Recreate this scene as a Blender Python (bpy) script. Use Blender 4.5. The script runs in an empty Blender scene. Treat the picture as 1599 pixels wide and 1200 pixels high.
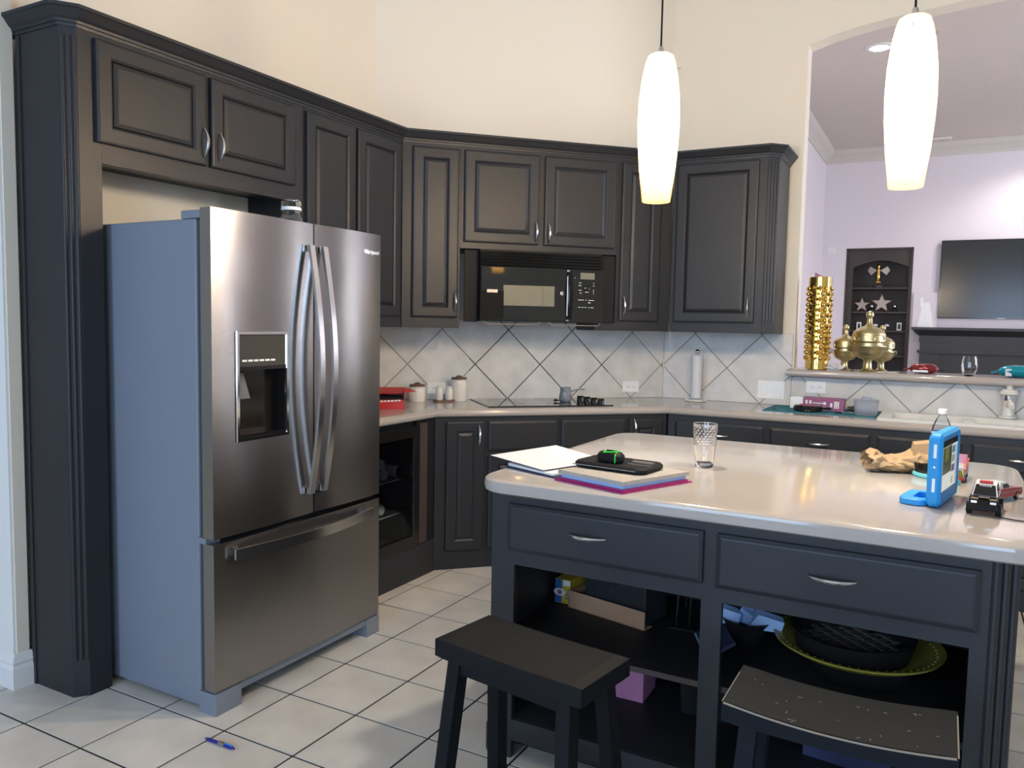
import bpy, bmesh, math, random
from mathutils import Matrix, Vector
random.seed(7)
sc = bpy.context.scene
C = sc.collection
PI = math.pi
S2 = math.sqrt(2)

# ------------------------------------------------------------------ camera
F_PX, YAW, PITCH, ROLL, CAM_Z = 1238.876, 0.4982, 0.0770, 0.0193, 1.401
_fw = Vector((-math.sin(YAW)*math.cos(PITCH), math.cos(YAW)*math.cos(PITCH), -math.sin(PITCH)))
_r = Vector((math.cos(YAW), math.sin(YAW), 0)); _u = _r.cross(_fw)
_r2 = _r*math.cos(ROLL) + _u*math.sin(ROLL); _u2 = -_r*math.sin(ROLL) + _u*math.cos(ROLL)
cam_d = bpy.data.cameras.new('camera'); cam_o = bpy.data.objects.new('camera', cam_d); C.objects.link(cam_o)
_m = Matrix((( _r2.x, _u2.x, -_fw.x, 0), (_r2.y, _u2.y, -_fw.y, 0), (_r2.z, _u2.z, -_fw.z, CAM_Z), (0, 0, 0, 1)))
cam_o.matrix_world = _m
cam_d.sensor_width = 36; cam_d.lens = F_PX/1599*36; cam_d.clip_start = .05
sc.camera = cam_o

# ------------------------------------------------------------------ world, daylight, exposure
w = bpy.data.worlds.new('sky'); sc.world = w; w.use_nodes = True
w.node_tree.nodes['Background'].inputs[0].default_value = (.62, .78, 1, 1)
w.node_tree.nodes['Background'].inputs[1].default_value = 1.5
sc.view_settings.view_transform = 'Standard'; sc.view_settings.look = 'None'
sc.view_settings.gamma = 1; sc.view_settings.use_curve_mapping = False
sc.view_settings.exposure = 0.65
def area(name, loc, rot, sx, sy, power, col):
    d = bpy.data.lights.new(name, 'AREA'); d.shape = 'RECTANGLE'; d.size = sx; d.size_y = sy
    d.energy = power; d.color = col
    o = bpy.data.objects.new(name, d); C.objects.link(o); o.location = loc; o.rotation_euler = rot
    return o
def point(name, loc, power, col, rad=.03, parent=None):
    d = bpy.data.lights.new(name, 'POINT'); d.energy = power; d.color = col; d.shadow_soft_size = rad
    o = bpy.data.objects.new(name, d); C.objects.link(o); o.location = loc
    if parent: o.parent = parent
    return o
DAY = (.50, .70, 1.0)
# daylight through the rear windows and the far living room window (outside the panes, shining in)
area('daylight_rear_west', (-1.7, -3.32, 1.7), (PI/2, 0, 0), 1.9, 1.9, 72, DAY)
area('daylight_rear_east', (1.6, -3.32, 1.7), (PI/2, 0, 0), 1.9, 1.9, 72, DAY)
area('fill_living_room', (4.52, 6.2, 1.8), (0, -PI/2, PI), 2.2, 1.3, 110, (.88, .88, 1))  # added fill brightening the living room, from an unseen opening placed for it
area('daylight_living_far', (4.52, 10.5, 1.8), (0, -PI/2, PI), 2.2, .5, 30, (.95, .95, 1))

# ------------------------------------------------------------------ materials
def mat(name, col, rough=.5, metal=0, spec=.5, var=0, vscale=8, bump=0, bscale=60, emis=None, estr=0, trans=0, ior=1.45, alpha=1, coat=0, aniso=0, rnd=0):
    m = bpy.data.materials.new(name); m.use_nodes = True
    nt = m.node_tree; b = nt.nodes['Principled BSDF']; N = nt.nodes; L = nt.links
    b.inputs['Base Color'].default_value = (*col, 1); b.inputs['Roughness'].default_value = rough
    b.inputs['Metallic'].default_value = metal; b.inputs['Specular IOR Level'].default_value = spec
    b.inputs['Transmission Weight'].default_value = trans; b.inputs['IOR'].default_value = ior
    b.inputs['Alpha'].default_value = alpha; b.inputs['Coat Weight'].default_value = coat
    b.inputs['Coat Roughness'].default_value = .06
    b.inputs['Anisotropic'].default_value = aniso
    if emis: b.inputs['Emission Color'].default_value = (*emis, 1); b.inputs['Emission Strength'].default_value = estr
    if var or bump or rnd:
        tc = N.new('ShaderNodeTexCoord')
    src = None
    if var:
        n = N.new('ShaderNodeTexNoise'); n.inputs['Scale'].default_value = vscale; n.inputs['Detail'].default_value = 4
        L.new(tc.outputs['Object'], n.inputs['Vector'])
        mp = N.new('ShaderNodeMapRange'); mp.inputs[1].default_value = .3; mp.inputs[2].default_value = .7
        mp.inputs[3].default_value = 1-var; mp.inputs[4].default_value = 1+var
        L.new(n.outputs['Fac'], mp.inputs[0]); src = mp.outputs[0]
    if rnd:
        oi = N.new('ShaderNodeObjectInfo')
        mp2 = N.new('ShaderNodeMapRange'); mp2.inputs[3].default_value = 1-rnd; mp2.inputs[4].default_value = 1+rnd
        L.new(oi.outputs['Random'], mp2.inputs[0])
        if src:
            mu = N.new('ShaderNodeMath'); mu.operation = 'MULTIPLY'; L.new(src, mu.inputs[0]); L.new(mp2.outputs[0], mu.inputs[1]); src = mu.outputs[0]
        else: src = mp2.outputs[0]
    if src:
        vm = N.new('ShaderNodeVectorMath'); vm.operation = 'SCALE'; vm.inputs[0].default_value = col
        L.new(src, vm.inputs['Scale']); L.new(vm.outputs[0], b.inputs['Base Color'])
    if bump:
        n2 = N.new('ShaderNodeTexNoise'); n2.inputs['Scale'].default_value = bscale; n2.inputs['Detail'].default_value = 3
        L.new(tc.outputs['Object'], n2.inputs['Vector'])
        bp = N.new('ShaderNodeBump'); bp.inputs['Strength'].default_value = bump; bp.inputs['Distance'].default_value = .004
        L.new(n2.outputs['Fac'], bp.inputs['Height']); L.new(bp.outputs[0], b.inputs['Normal'])
    return m
M = {}
M['paint'] = mat('charcoal_paint', (.0205, .0215, .0255), .45, var=.06, vscale=3, bump=.03, bscale=90)
M['paint_shaded'] = mat('charcoal_paint_shaded', (.014, .014, .016), .6)  # darker copy of the charcoal paint, island recess shade put into its colour
M['wall'] = mat('cream_wall', (.80, .735, .62), .75, bump=.10, bscale=45)
M['wall_white'] = mat('white_wall', (.80, .79, .76), .7, bump=.10, bscale=45)
M['wall_lilac'] = mat('pale_lilac_wall', (.76, .71, .75), .75, bump=.12, bscale=40)
M['ceiling'] = mat('ceiling_paint', (.66, .60, .55), .85, bump=.05)
M['trimw'] = mat('white_trim', (.80, .80, .79), .45)
M['trimc'] = mat('cream_trim', (.62, .58, .53), .5)
M['floortile'] = mat('floor_tile', (.66, .62, .56), .33, var=.10, vscale=5, bump=.02, bscale=30, rnd=.04)
M['grout'] = mat('brown_grout', (.020, .015, .011), .9)
M['splash'] = mat('travertine_tile', (.66, .645, .615), .42, var=.10, vscale=9, bump=.05, bscale=50, rnd=.03)
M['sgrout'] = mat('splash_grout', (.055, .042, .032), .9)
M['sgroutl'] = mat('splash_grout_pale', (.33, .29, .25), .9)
M['counter'] = mat('solid_surface', (.46, .41, .37), .11, var=.03, vscale=260, coat=.12)
M['steel'] = mat('handle_steel', (.70, .70, .70), .22, metal=1)
M['fridge_grey'] = mat('fridge_side', (.20, .228, .28), .42, bump=.02, bscale=300)
M['fridge_dark'] = mat('fridge_gasket', (.05, .055, .065), .5)
M['black'] = mat('black_gloss', (.012, .011, .010), .12)
M['blackm'] = mat('black_matte', (.012, .012, .013), .55, spec=.2)
M['mwhandle'] = mat('microwave_handle', (.010, .010, .010), .5, spec=.08)
M['blackglass'] = mat('black_glass', (.006, .006, .006), .04, coat=.5)
M['window_tint'] = mat('microwave_window', (.20, .19, .14), .2)
M['dispglass'] = mat('dispenser_glass', (.055, .053, .048), .10)
M['white'] = mat('white_plastic', (.90, .90, .89), .35)
M['enamel'] = mat('white_enamel', (.78, .76, .70), .18)
M['ceramic'] = mat('white_ceramic', (.76, .73, .66), .3)
M['wood'] = mat('acacia_wood', (.16, .085, .045), .5, var=.25, vscale=18)
M['gold'] = mat('gold_glaze', (.86, .58, .16), .12, metal=1)
M['goldp'] = mat('pale_gold_metal', (.55, .48, .27), .36, metal=1)
M['glass'] = mat('clear_glass', (1, 1, 1), .02, trans=1, ior=1.45)
M['plastic'] = mat('clear_plastic', (.95, .97, 1), .08, trans=1, ior=1.2)
def thin(name, tint, gloss):
    m = bpy.data.materials.new(name); m.use_nodes = True; nt = m.node_tree; N = nt.nodes; L = nt.links; N.remove(N['Principled BSDF'])
    tr = N.new('ShaderNodeBsdfTransparent'); tr.inputs[0].default_value = (*tint, 1); g = N.new('ShaderNodeBsdfGlossy'); g.inputs['Roughness'].default_value = .05
    fr = N.new('ShaderNodeLayerWeight'); fr.inputs[0].default_value = gloss; mx = N.new('ShaderNodeMixShader')
    L.new(fr.outputs['Fresnel'], mx.inputs[0]); L.new(tr.outputs[0], mx.inputs[1]); L.new(g.outputs[0], mx.inputs[2]); L.new(mx.outputs[0], N['Material Output'].inputs[0])
    return m
M['plastic'] = thin('thin_clear_plastic', (.90, .93, .96), .12)
M['frost'] = mat('frosted_plastic', (.80, .83, .90), .3, trans=.85, ior=1.08)
M['paper'] = mat('white_paper', (.70, .70, .73), .7)
M['stool'] = mat('stool_black', (.0075, .0088, .0108), .6, spec=.18, bump=.05, bscale=40)
M['stool2'] = mat('stool_worn_black', (.006, .0085, .0125), .55, spec=.18, bump=.05, bscale=40)
M['wornwood'] = mat('worn_bare_wood', (.27, .235, .19), .6)
M['bluecase'] = mat('blue_foam_case', (.02, .30, .72), .5)
M['red'] = mat('red_print', (.55, .035, .03), .35)
M['redcar'] = mat('red_car_paint', (.35, .02, .025), .2, coat=.4)
M['navy'] = mat('navy', (.03, .04, .10), .5)
M['purple'] = mat('purple_print', (.33, .10, .22), .45)
M['pink'] = mat('pink_card', (.42, .17, .30), .6)
M['teal'] = mat('teal_mat', (.02, .17, .23), .8, bump=.2, bscale=300)
M['tealbag'] = mat('teal_foil', (.01, .32, .42), .22, metal=.4)
M['maroonbag'] = mat('maroon_foil', (.23, .03, .035), .22, metal=.3)
M['kraft'] = mat('kraft_paper', (.45, .30, .16), .65, var=.1, vscale=14)
M['card'] = mat('cardboard', (.42, .25, .15), .75, var=.06)
M['yellow'] = mat('yellow_print', (.70, .50, .05), .5)
M['blue'] = mat('blue_print', (.03, .16, .50), .5)
M['lightblue'] = mat('light_blue', (.30, .45, .75), .45)
M['aqua'] = mat('aqua_plastic', (.15, .55, .62), .4)
M['green'] = mat('neon_green', (.05, .75, .06), .5)
M['magenta'] = mat('magenta_cover', (.40, .03, .16), .4)
M['newsprint'] = mat('newsprint', (.40, .37, .33), .8, var=.16, vscale=160)
M['screen'] = mat('tv_screen', (.022, .022, .022), .18)
M['brownwood'] = mat('dark_brown_wood', (.055, .042, .038), .45, var=.1)
M['mantel'] = mat('dark_mantel', (.035, .035, .037), .4)
M['chrome'] = mat('chrome', (.8, .8, .8), .1, metal=1)
M['silver'] = mat('silver_decor', (.40, .34, .30), .35, metal=.7)
M['yellowplate'] = mat('yellow_green_glaze', (.36, .33, .06), .3)
M['basket'] = mat('dark_woven', (.13, .11, .095), .6, var=.35, vscale=40)
M['greypot'] = mat('grey_enamel', (.20, .21, .23), .35, var=.35, vscale=40)
M['truckgrey'] = mat('truck_grey', (.42, .42, .43), .5)
M['plum'] = mat('dark_plum_lid', (.03, .025, .035), .4)

def steel_brushed():
    m = mat('brushed_stainless', (.34, .33, .32), .24, metal=1, aniso=.85)
    nt = m.node_tree; b = nt.nodes['Principled BSDF']; N = nt.nodes; L = nt.links
    b.inputs['Anisotropic Rotation'].default_value = .25
    t = N.new('ShaderNodeTangent'); t.direction_type = 'RADIAL'; t.axis = 'Z'
    L.new(t.outputs[0], b.inputs['Tangent'])
    tc = N.new('ShaderNodeTexCoord'); mp = N.new('ShaderNodeMapping'); mp.inputs['Scale'].default_value = (1.2, 1.2, 260)
    n = N.new('ShaderNodeTexNoise'); n.inputs['Scale'].default_value = 3; n.inputs['Detail'].default_value = 2
    L.new(tc.outputs['Object'], mp.inputs[0]); L.new(mp.outputs[0], n.inputs['Vector'])
    # slow waviness of the sheet, fine brushing lines
    n2 = N.new('ShaderNodeTexNoise'); n2.inputs['Scale'].default_value = 3.2; n2.inputs['Detail'].default_value = 1
    L.new(tc.outputs['Object'], n2.inputs['Vector'])
    b1 = N.new('ShaderNodeBump'); b1.inputs['Strength'].default_value = .05; b1.inputs['Distance'].default_value = .002; L.new(n.outputs['Fac'], b1.inputs['Height'])
    b2 = N.new('ShaderNodeBump'); b2.inputs['Strength'].default_value = .25; b2.inputs['Distance'].default_value = .012; L.new(n2.outputs['Fac'], b2.inputs['Height']); L.new(b1.outputs[0], b2.inputs['Normal'])
    L.new(b2.outputs[0], b.inputs['Normal'])
    return m
M['stainless'] = steel_brushed()
def shade_mat():
    m = bpy.data.materials.new('amber_shade_glass'); m.use_nodes = True
    nt = m.node_tree; N = nt.nodes; L = nt.links; N.remove(N['Principled BSDF'])
    t = N.new('ShaderNodeBsdfTranslucent'); t.inputs[0].default_value = (1.0, .60, .16, 1)
    d = N.new('ShaderNodeBsdfDiffuse'); d.inputs[0].default_value = (.9, .68, .34, 1)
    tr = N.new('ShaderNodeBsdfTransparent'); tr.inputs[0].default_value = (1.0, .975, .93, 1)
    mx = N.new('ShaderNodeMixShader'); mx.inputs[0].default_value = .35
    L.new(t.outputs[0], mx.inputs[1]); L.new(d.outputs[0], mx.inputs[2])
    m2 = N.new('ShaderNodeMixShader'); m2.inputs[0].default_value = .75
    L.new(mx.outputs[0], m2.inputs[1]); L.new(tr.outputs[0], m2.inputs[2])
    L.new(m2.outputs[0], N['Material Output'].inputs[0])
    return m
M['shade'] = shade_mat()
M['bulb'] = mat('bulb', (1, 1, 1), .4, emis=(1, .9, .75), estr=20)
M['canlight'] = mat('can_light_lens', (1, 1, 1), .4, emis=(1, .97, .95), estr=30)

# ------------------------------------------------------------------ mesh helpers
class MB:
    def __init__(s): s.bm = bmesh.new()
    def _v(s, pts): return [s.bm.verts.new(p) for p in pts]
    def box(s, x0, x1, y0, y1, z0, z1, mtx=None, bev=0):
        x0, x1 = min(x0, x1), max(x0, x1); y0, y1 = min(y0, y1), max(y0, y1); z0, z1 = min(z0, z1), max(z0, z1)
        P = [(x0,y0,z0),(x1,y0,z0),(x1,y1,z0),(x0,y1,z0),(x0,y0,z1),(x1,y0,z1),(x1,y1,z1),(x0,y1,z1)]
        if mtx: P = [mtx @ Vector(p) for p in P]
        v = s._v(P); fs = []
        for f in ((0,3,2,1),(4,5,6,7),(0,1,5,4),(1,2,6,5),(2,3,7,6),(3,0,4,7)): fs.append(s.bm.faces.new([v[i] for i in f]))
        if bev:
            es = list({e for f in fs for e in f.edges})
            bmesh.ops.bevel(s.bm, geom=es, offset=bev, segments=2, profile=.5, affect='EDGES', clamp_overlap=True)
        return s
    def prism(s, poly, z0, z1, mtx=None, inset=0):
        n = len(poly)
        lo = [Vector((p[0], p[1], z0)) for p in poly]; hi = [Vector((p[0], p[1], z1)) for p in poly]
        if inset:
            c = sum(hi, Vector())/n; mid = [h.copy() for h in hi]
            for h in mid: h.z = z1-inset*(1 if z1 > z0 else -1)
            top = []
            for h in hi:
                d = (c-h); d.z = 0; l = d.length or 1
                top.append(h+d*(min(inset*1.4, l*.5)/l))
            rings = [lo, mid, top]
        else: rings = [lo, hi]
        return s.loft(rings, True, True, mtx)
    def loft(s, rings, cap0=True, cap1=True, mtx=None, closed=True):
        R = []
        for r in rings: R.append(s._v([(mtx @ Vector(p)) if mtx else Vector(p) for p in r]))
        n = len(R[0])
        for a, b in zip(R, R[1:]):
            for i in range(n if closed else n-1):
                j = (i+1) % n
                try: s.bm.faces.new((a[i], a[j], b[j], b[i]))
                except ValueError: pass
        if cap0: s.bm.faces.new(R[0][::-1])
        if cap1: s.bm.faces.new(R[-1])
        return s
    def lathe(s, prof, seg=24, mtx=None, cap0=True, cap1=True, sx=1, sy=1):
        rings = [[(max(r, 1e-4)*math.cos(2*PI*k/seg)*sx, max(r, 1e-4)*math.sin(2*PI*k/seg)*sy, z) for k in range(seg)] for r, z in prof]
        return s.loft(rings, cap0, cap1, mtx)
    def tube(s, pts, rad, seg=8, mtx=None, cap=True, flat=1):
        pts = [Vector(p) for p in pts]; rings = []
        rads = rad if isinstance(rad, (list, tuple)) else [rad]*len(pts)
        up = Vector((0, 0, 1)); prev = None
        for i, p in enumerate(pts):
            t = (pts[min(i+1, len(pts)-1)]-pts[max(i-1, 0)]).normalized()
            if prev is None:
                a = up if abs(t.dot(up)) < .9 else Vector((1, 0, 0))
                n1 = t.cross(a).normalized()
            else: n1 = (prev-t*prev.dot(t)).normalized()
            prev = n1; n2 = t.cross(n1)
            rings.append([p+(n1*math.cos(2*PI*k/seg)+n2*math.sin(2*PI*k/seg)*flat)*rads[i] for k in range(seg)])
        return s.loft(rings, cap, cap, mtx)
    def rectprof(s, w, h, prof, cx=0, cz=0, cap0=True):
        """nested rectangles in the XZ plane, (inset, y) pairs"""
        rings = []
        for i, y in prof:
            a, b = w/2-i, h/2-i
            rings.append([(cx-a, y, cz-b), (cx+a, y, cz-b), (cx+a, y, cz+b), (cx-a, y, cz+b)])
        return s.loft(rings, cap0, True)
    def sphere(s, c, r, seg=12, sx=1, sy=1, sz=1):
        prof = [(r*math.sin(PI*k/(seg//2)), -r*math.cos(PI*k/(seg//2))*sz) for k in range(seg//2+1)]
        return s.lathe(prof, seg, Matrix.Translation(c), True, True, sx, sy)
    def sweep(s, path, prof, closed_prof=True, mtx=None):
        """sweep profile [(out, z)] along a plan path with mitred corners; 'out' is to the right of travel"""
        P = [Vector((p[0], p[1])) for p in path]; rings = []
        for i, p in enumerate(P):
            d0 = (P[i]-P[i-1]).normalized() if i else (P[1]-P[0]).normalized()
            d1 = (P[i+1]-P[i]).normalized() if i < len(P)-1 else d0
            n0 = Vector((d0.y, -d0.x)); n1 = Vector((d1.y, -d1.x))
            m = (n0+n1); m = m/m.length; k = 1/max(.2, m.dot(n0))
            rings.append([(p.x+m.x*k*o, p.y+m.y*k*o, z) for o, z in prof])
        return s.loft(rings, True, True, mtx, closed_prof)
    def mesh(s, name, m=None, smooth=False):
        me = bpy.data.meshes.new(name)
        bmesh.ops.recalc_face_normals(s.bm, faces=s.bm.faces[:])
        s.bm.to_mesh(me); s.bm.free()
        if m: me.materials.append(M[m] if isinstance(m, str) else m)
        if smooth:
            for p in me.polygons: p.use_smooth = True
            try: me.set_sharp_from_angle(angle=math.radians(38))
            except Exception: pass
        return me
    def build(s, name, m, parent=None, loc=(0, 0, 0), rot=(0, 0, 0), smooth=False):
        return put(s.mesh(name, m, smooth), name, parent, loc, rot)
def put(me, name, parent=None, loc=(0, 0, 0), rot=(0, 0, 0)):
    o = bpy.data.objects.new(name, me); C.objects.link(o); o.location = loc; o.rotation_euler = rot
    if parent: o.parent = parent
    return o
def tag(o, label, cat, group=None, kind=None):
    if label: o['label'] = label
    if cat: o['category'] = cat
    if group: o['group'] = group
    if kind: o['kind'] = kind
    return o
def thing(name, label, cat, loc=(0, 0, 0), rz=0, group=None):
    o = bpy.data.objects.new(name, None); C.objects.link(o); o.location = loc; o.rotation_euler = (0, 0, rz)
    return tag(o, label, cat, group)
def struct(o): o['kind'] = 'structure'; return o
def text(body, size, m, parent, mtx, name='lettering', extrude=.0006, shear=0):
    cu = bpy.data.curves.new(name, 'FONT'); cu.body = body; cu.size = size; cu.extrude = extrude; cu.shear = shear
    cu.align_x = 'CENTER'; cu.align_y = 'CENTER'; cu.resolution_u = 3
    t = bpy.data.objects.new(name, cu); C.objects.link(t)
    dg = bpy.context.evaluated_depsgraph_get(); me = bpy.data.meshes.new_from_object(t.evaluated_get(dg))
    bpy.data.objects.remove(t); me.materials.clear(); me.materials.append(M[m])
    me.transform(mtx)
    return put(me, name, parent)
def Rx(a): return Matrix.Rotation(a, 4, 'X')
def Ry(a): return Matrix.Rotation(a, 4, 'Y')
def Rz(a): return Matrix.Rotation(a, 4, 'Z')
def T(*p): return Matrix.Translation(p)
FRONT = Rx(PI/2)        # text lying in XY turned to face -y
# wall frames: local x = along the wall, local y = depth into the wall, z up
ANG = {1: PI/2, 2: PI/4, 3: 0}
def wl(wn, s, d, z=0): return tuple(Rz(ANG[wn]) @ Vector((s, d, z)))
FACE = {1: 2.699, 2: 4.481, 3: 4.820}     # upper cabinet faces
LIP = {1: 2.434, 2: 4.294, 3: 4.630}      # counter lips
BASE = {1: 2.464, 2: 4.320, 3: 4.655}     # base cabinet faces
WALL = {1: 3.045, 2: 4.865, 3: 5.210}     # wall planes
CORNER12 = (-3.045, 3.835); CORNER23 = (-1.670, 5.210)

# ------------------------------------------------------------------ the setting
GX, GY, TS = -2.0791, 1.8241, .311
fl = struct(MB().prism([(-6, -3.3), (4.6, -3.3), (4.6, 11.1), (-6, 11.1)], -.10, -.003).build('floor', 'grout'))
tile_me = MB().prism([(-TS/2+.0043, -TS/2+.0043), (TS/2-.0043, -TS/2+.0043), (TS/2-.0043, TS/2-.0043), (-TS/2+.0043, TS/2-.0043)], -.008, 0, inset=.0006).mesh('floor_tile', 'floortile')
def to_px(p):
    d = Vector(p)-Vector((0, 0, CAM_Z)); z = d.dot(_fw)
    if z < .2: return None
    return (799.5+F_PX*d.dot(_r2)/z, 600-F_PX*d.dot(_u2)/z)
rest = MB(); ntile = 0
for i in range(-13, 22):
    for j in range(-17, 12):
        x, y = GX+(i+.5)*TS, GY+(j+.5)*TS
        if y > 5.2 or y < -3.2 or x > 4.4: continue
        if x < -3.0 and y > 1.75: continue
        if y-x > 6.5: continue
        pp = to_px((x, y, 0))
        vis = pp and -120 < pp[0] < 1700 and 850 < pp[1] < 1330
        hid = (-1.1 < x < .1 and 2.45 < y < 3.2) or (x > -.95 and x < .25 and y > 3.2) or (y > 4.55 and x > -1.2) or (x < -2.35 and 1.95 < y < 2.7) or (x < -2.6 and y > 2.7)
        if vis and not hid:
            put(tile_me, 'floor_tile', fl, (x, y, 0)); ntile += 1
        else:
            h = TS/2-.0043
            rest.prism([(x-h, y-h), (x+h, y-h), (x+h, y+h), (x-h, y+h)], -.008, 0)
o = rest.build('distant_floor_tiles', 'floortile', fl); o['kind'] = 'stuff'
# living room floor: plain boards far behind the low wall
struct(MB().box(-6, 4.6, 5.36, 11.1, -.008, .004).build('floor_living_room', 'brownwood'))
struct(MB().box(-6, 4.6, -3.4, 5.36, 4.0, 4.1).build('ceiling', 'ceiling'))

# left wall, with a short return at its near end
struct(MB().prism([(-2.985, 1.655), (-2.985, 1.70), (-3.045, 1.70), (-3.045, 3.835), (-3.2, 3.9), (-3.2, 1.655)], 0, 4.0).build('wall_left', 'wall'))
struct(MB().box(-6, -2.99, 1.645, 1.66, 0, 4.0).build('wall_left_return', 'wall_white'))
# diagonal wall
struct(MB().prism([CORNER12, CORNER23, (-1.70, 5.36), (-3.2, 3.9)], 0, 4.0).build('wall_diagonal', 'wall'))
# back wall with arched pass-through: left pier, low wall, arch head, right pier
bw = MB()
bw.prism([CORNER23, (-.825, 5.21), (-.825, 5.35), (-1.70, 5.36)], 0, 4.0)
bw.box(-.825, 2.6, 5.21, 5.35, 0, 1.105)
bw.box(2.6, 4.5, 5.21, 5.35, 0, 4.0)
arch = [(-.825, 3.12), (-.69, 3.159), (-.55, 3.185), (-.416, 3.204), (-.217, 3.224), (.004, 3.244), (.4, 3.268), (.9, 3.275), (1.4, 3.262), (1.8, 3.238), (2.2, 3.19), (2.6, 3.12)]
bw.loft([[(x, 5.21, z) for x, z in arch]+[(2.6, 5.21, 4.0), (-.825, 5.21, 4.0)], [(x, 5.35, z) for x, z in arch]+[(2.6, 5.35, 4.0), (-.825, 5.35, 4.0)]])
struct(bw.build('wall_back', 'wall'))
# remaining walls of the kitchen, with window openings for the daylight
rw = MB()
for x0, x1 in ((-6, -2.65), (-.75, .65), (2.55, 4.5)): rw.box(x0, x1, -3.3, -3.2, 0, 4.0)
for x0, x1 in ((-2.65, -.75), (.65, 2.55)): rw.box(x0, x1, -3.3, -3.2, 0, .75); rw.box(x0, x1, -3.3, -3.2, 2.65, 4.0)
struct(rw.build('wall_rear', 'wall'))
rg = MB(); rg.box(4.4, 4.5, -3.2, 5.21, 0, 4.0)
struct(rg.build('wall_right', 'wall'))
struct(MB().box(-6.1, -6, -3.3, 1.66, 0, 4.0).build('wall_far_left', 'wall_white'))
for k, x in enumerate((-1.7, 1.6)):
    f = MB()
    for a in (-.95, -.02, .91): f.box(x+a, x+a+.04, -3.28, -3.22, .75, 2.65)
    for z in (.75, 1.68, 2.61): f.box(x-.95, x+.95, -3.28, -3.22, z, z+.04)
    struct(f.build('window_%d' % (k+1), 'trimw'))
# skirting round the end of the left wall
bb = [(0, 0), (.016, 0), (.016, .075), (.011, .088), (.014, .10), (.006, .125), (0, .13)]
struct(MB().sweep([(-6, 1.645), (-2.985, 1.645), (-2.985, 1.707)], bb).build('baseboard_left', 'trimw'))

# backsplash: diamond tiles on the three walls
def clip(poly, xa, xb, za, zb):
    def cut(P, inside, inter):
        out = []
        for i in range(len(P)):
            a, b = P[i-1], P[i]
            if inside(b):
                if not inside(a): out.append(inter(a, b))
                out.append(b)
            elif inside(a): out.append(inter(a, b))
        return out
    def ix(x): return lambda a, b: (x, a[1]+(b[1]-a[1])*(x-a[0])/(b[0]-a[0]))
    def iz(z): return lambda a, b: (a[0]+(b[0]-a[0])*(z-a[1])/(b[1]-a[1]), z)
    for ins, it in ((lambda p: p[0] >= xa, ix(xa)), (lambda p: p[0] <= xb, ix(xb)), (lambda p: p[1] >= za, iz(za)), (lambda p: p[1] <= zb, iz(zb))):
        if poly: poly = cut(poly, ins, it)
    return poly
def backsplash(wn, parent, s0, s1, z0, z1, cs, cz, grout, hx=.215, hz=.219):
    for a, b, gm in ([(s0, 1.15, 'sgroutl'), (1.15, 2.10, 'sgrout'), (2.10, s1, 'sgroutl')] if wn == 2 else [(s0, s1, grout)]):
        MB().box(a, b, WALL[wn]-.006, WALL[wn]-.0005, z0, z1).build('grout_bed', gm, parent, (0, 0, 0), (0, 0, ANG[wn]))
    t = .0028
    n0 = int((s0-cs)/hx)-2; n1 = int((s1-cs)/hx)+2
    for a in range(n0, n1+1):
        for b in range(-4, 5):
            if (a+b) % 2: continue
            x, z = cs+a*hx, cz+b*hz
            poly = clip([(x-hx+t*1.4, z), (x, z-hz+t*1.4), (x+hx-t*1.4, z), (x, z+hz-t*1.4)], s0+.001, s1-.001, z0+.001, z1-.001)
            P = []
            for p in poly:
                if not P or (abs(p[0]-P[-1][0])+abs(p[1]-P[-1][1])) > 1e-4: P.append(p)
            if len(P) > 2 and (abs(P[0][0]-P[-1][0])+abs(P[0][1]-P[-1][1])) < 1e-4: P.pop()
            if len(P) < 3: continue
            ar = abs(sum(P[i-1][0]*P[i][1]-P[i][0]*P[i-1][1] for i in range(len(P))))/2
            if ar < 3e-4: continue
            mtx = Matrix(((1, 0, 0, 0), (0, 0, -1, WALL[wn]), (0, 1, 0, 0), (0, 0, 0, 1)))
            MB().prism(P, .002, .0095, mtx, inset=.0012).build('backsplash_tile', 'splash', parent, (0, 0, 0), (0, 0, ANG[wn]))
wd = bpy.data.objects['wall_diagonal']; wb = bpy.data.objects['wall_back']; wlft = bpy.data.objects['wall_left']
backsplash(1, wlft, 2.88, 3.825, .915, 1.37, 3.05, 1.135, 'sgroutl')
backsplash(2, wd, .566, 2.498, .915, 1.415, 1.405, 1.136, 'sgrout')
backsplash(3, wb, -1.663, -.835, .915, 1.365, -1.455, 1.135, 'sgroutl')
backsplash(3, wb, -.835, 2.55, .915, 1.10, -.80, .90, 'sgroutl', .222, .222)

# bar ledge on the low wall
lg = MB(); lg.box(-.822, 2.6, 5.13, 5.43, 1.105, 1.15)
half = [(.0, 1.105), (.012, 1.107), (.021, 1.115), (.0245, 1.1275), (.021, 1.14), (.012, 1.148), (0, 1.15)]
lg.sweep([(-.835, 5.2), (-.835, 5.13), (2.6, 5.13)][::1], half)
tag(lg.build('bar_ledge', 'counter', None, smooth=True), 'beige rounded ledge capping the low wall behind the sink', 'ledge')

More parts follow.
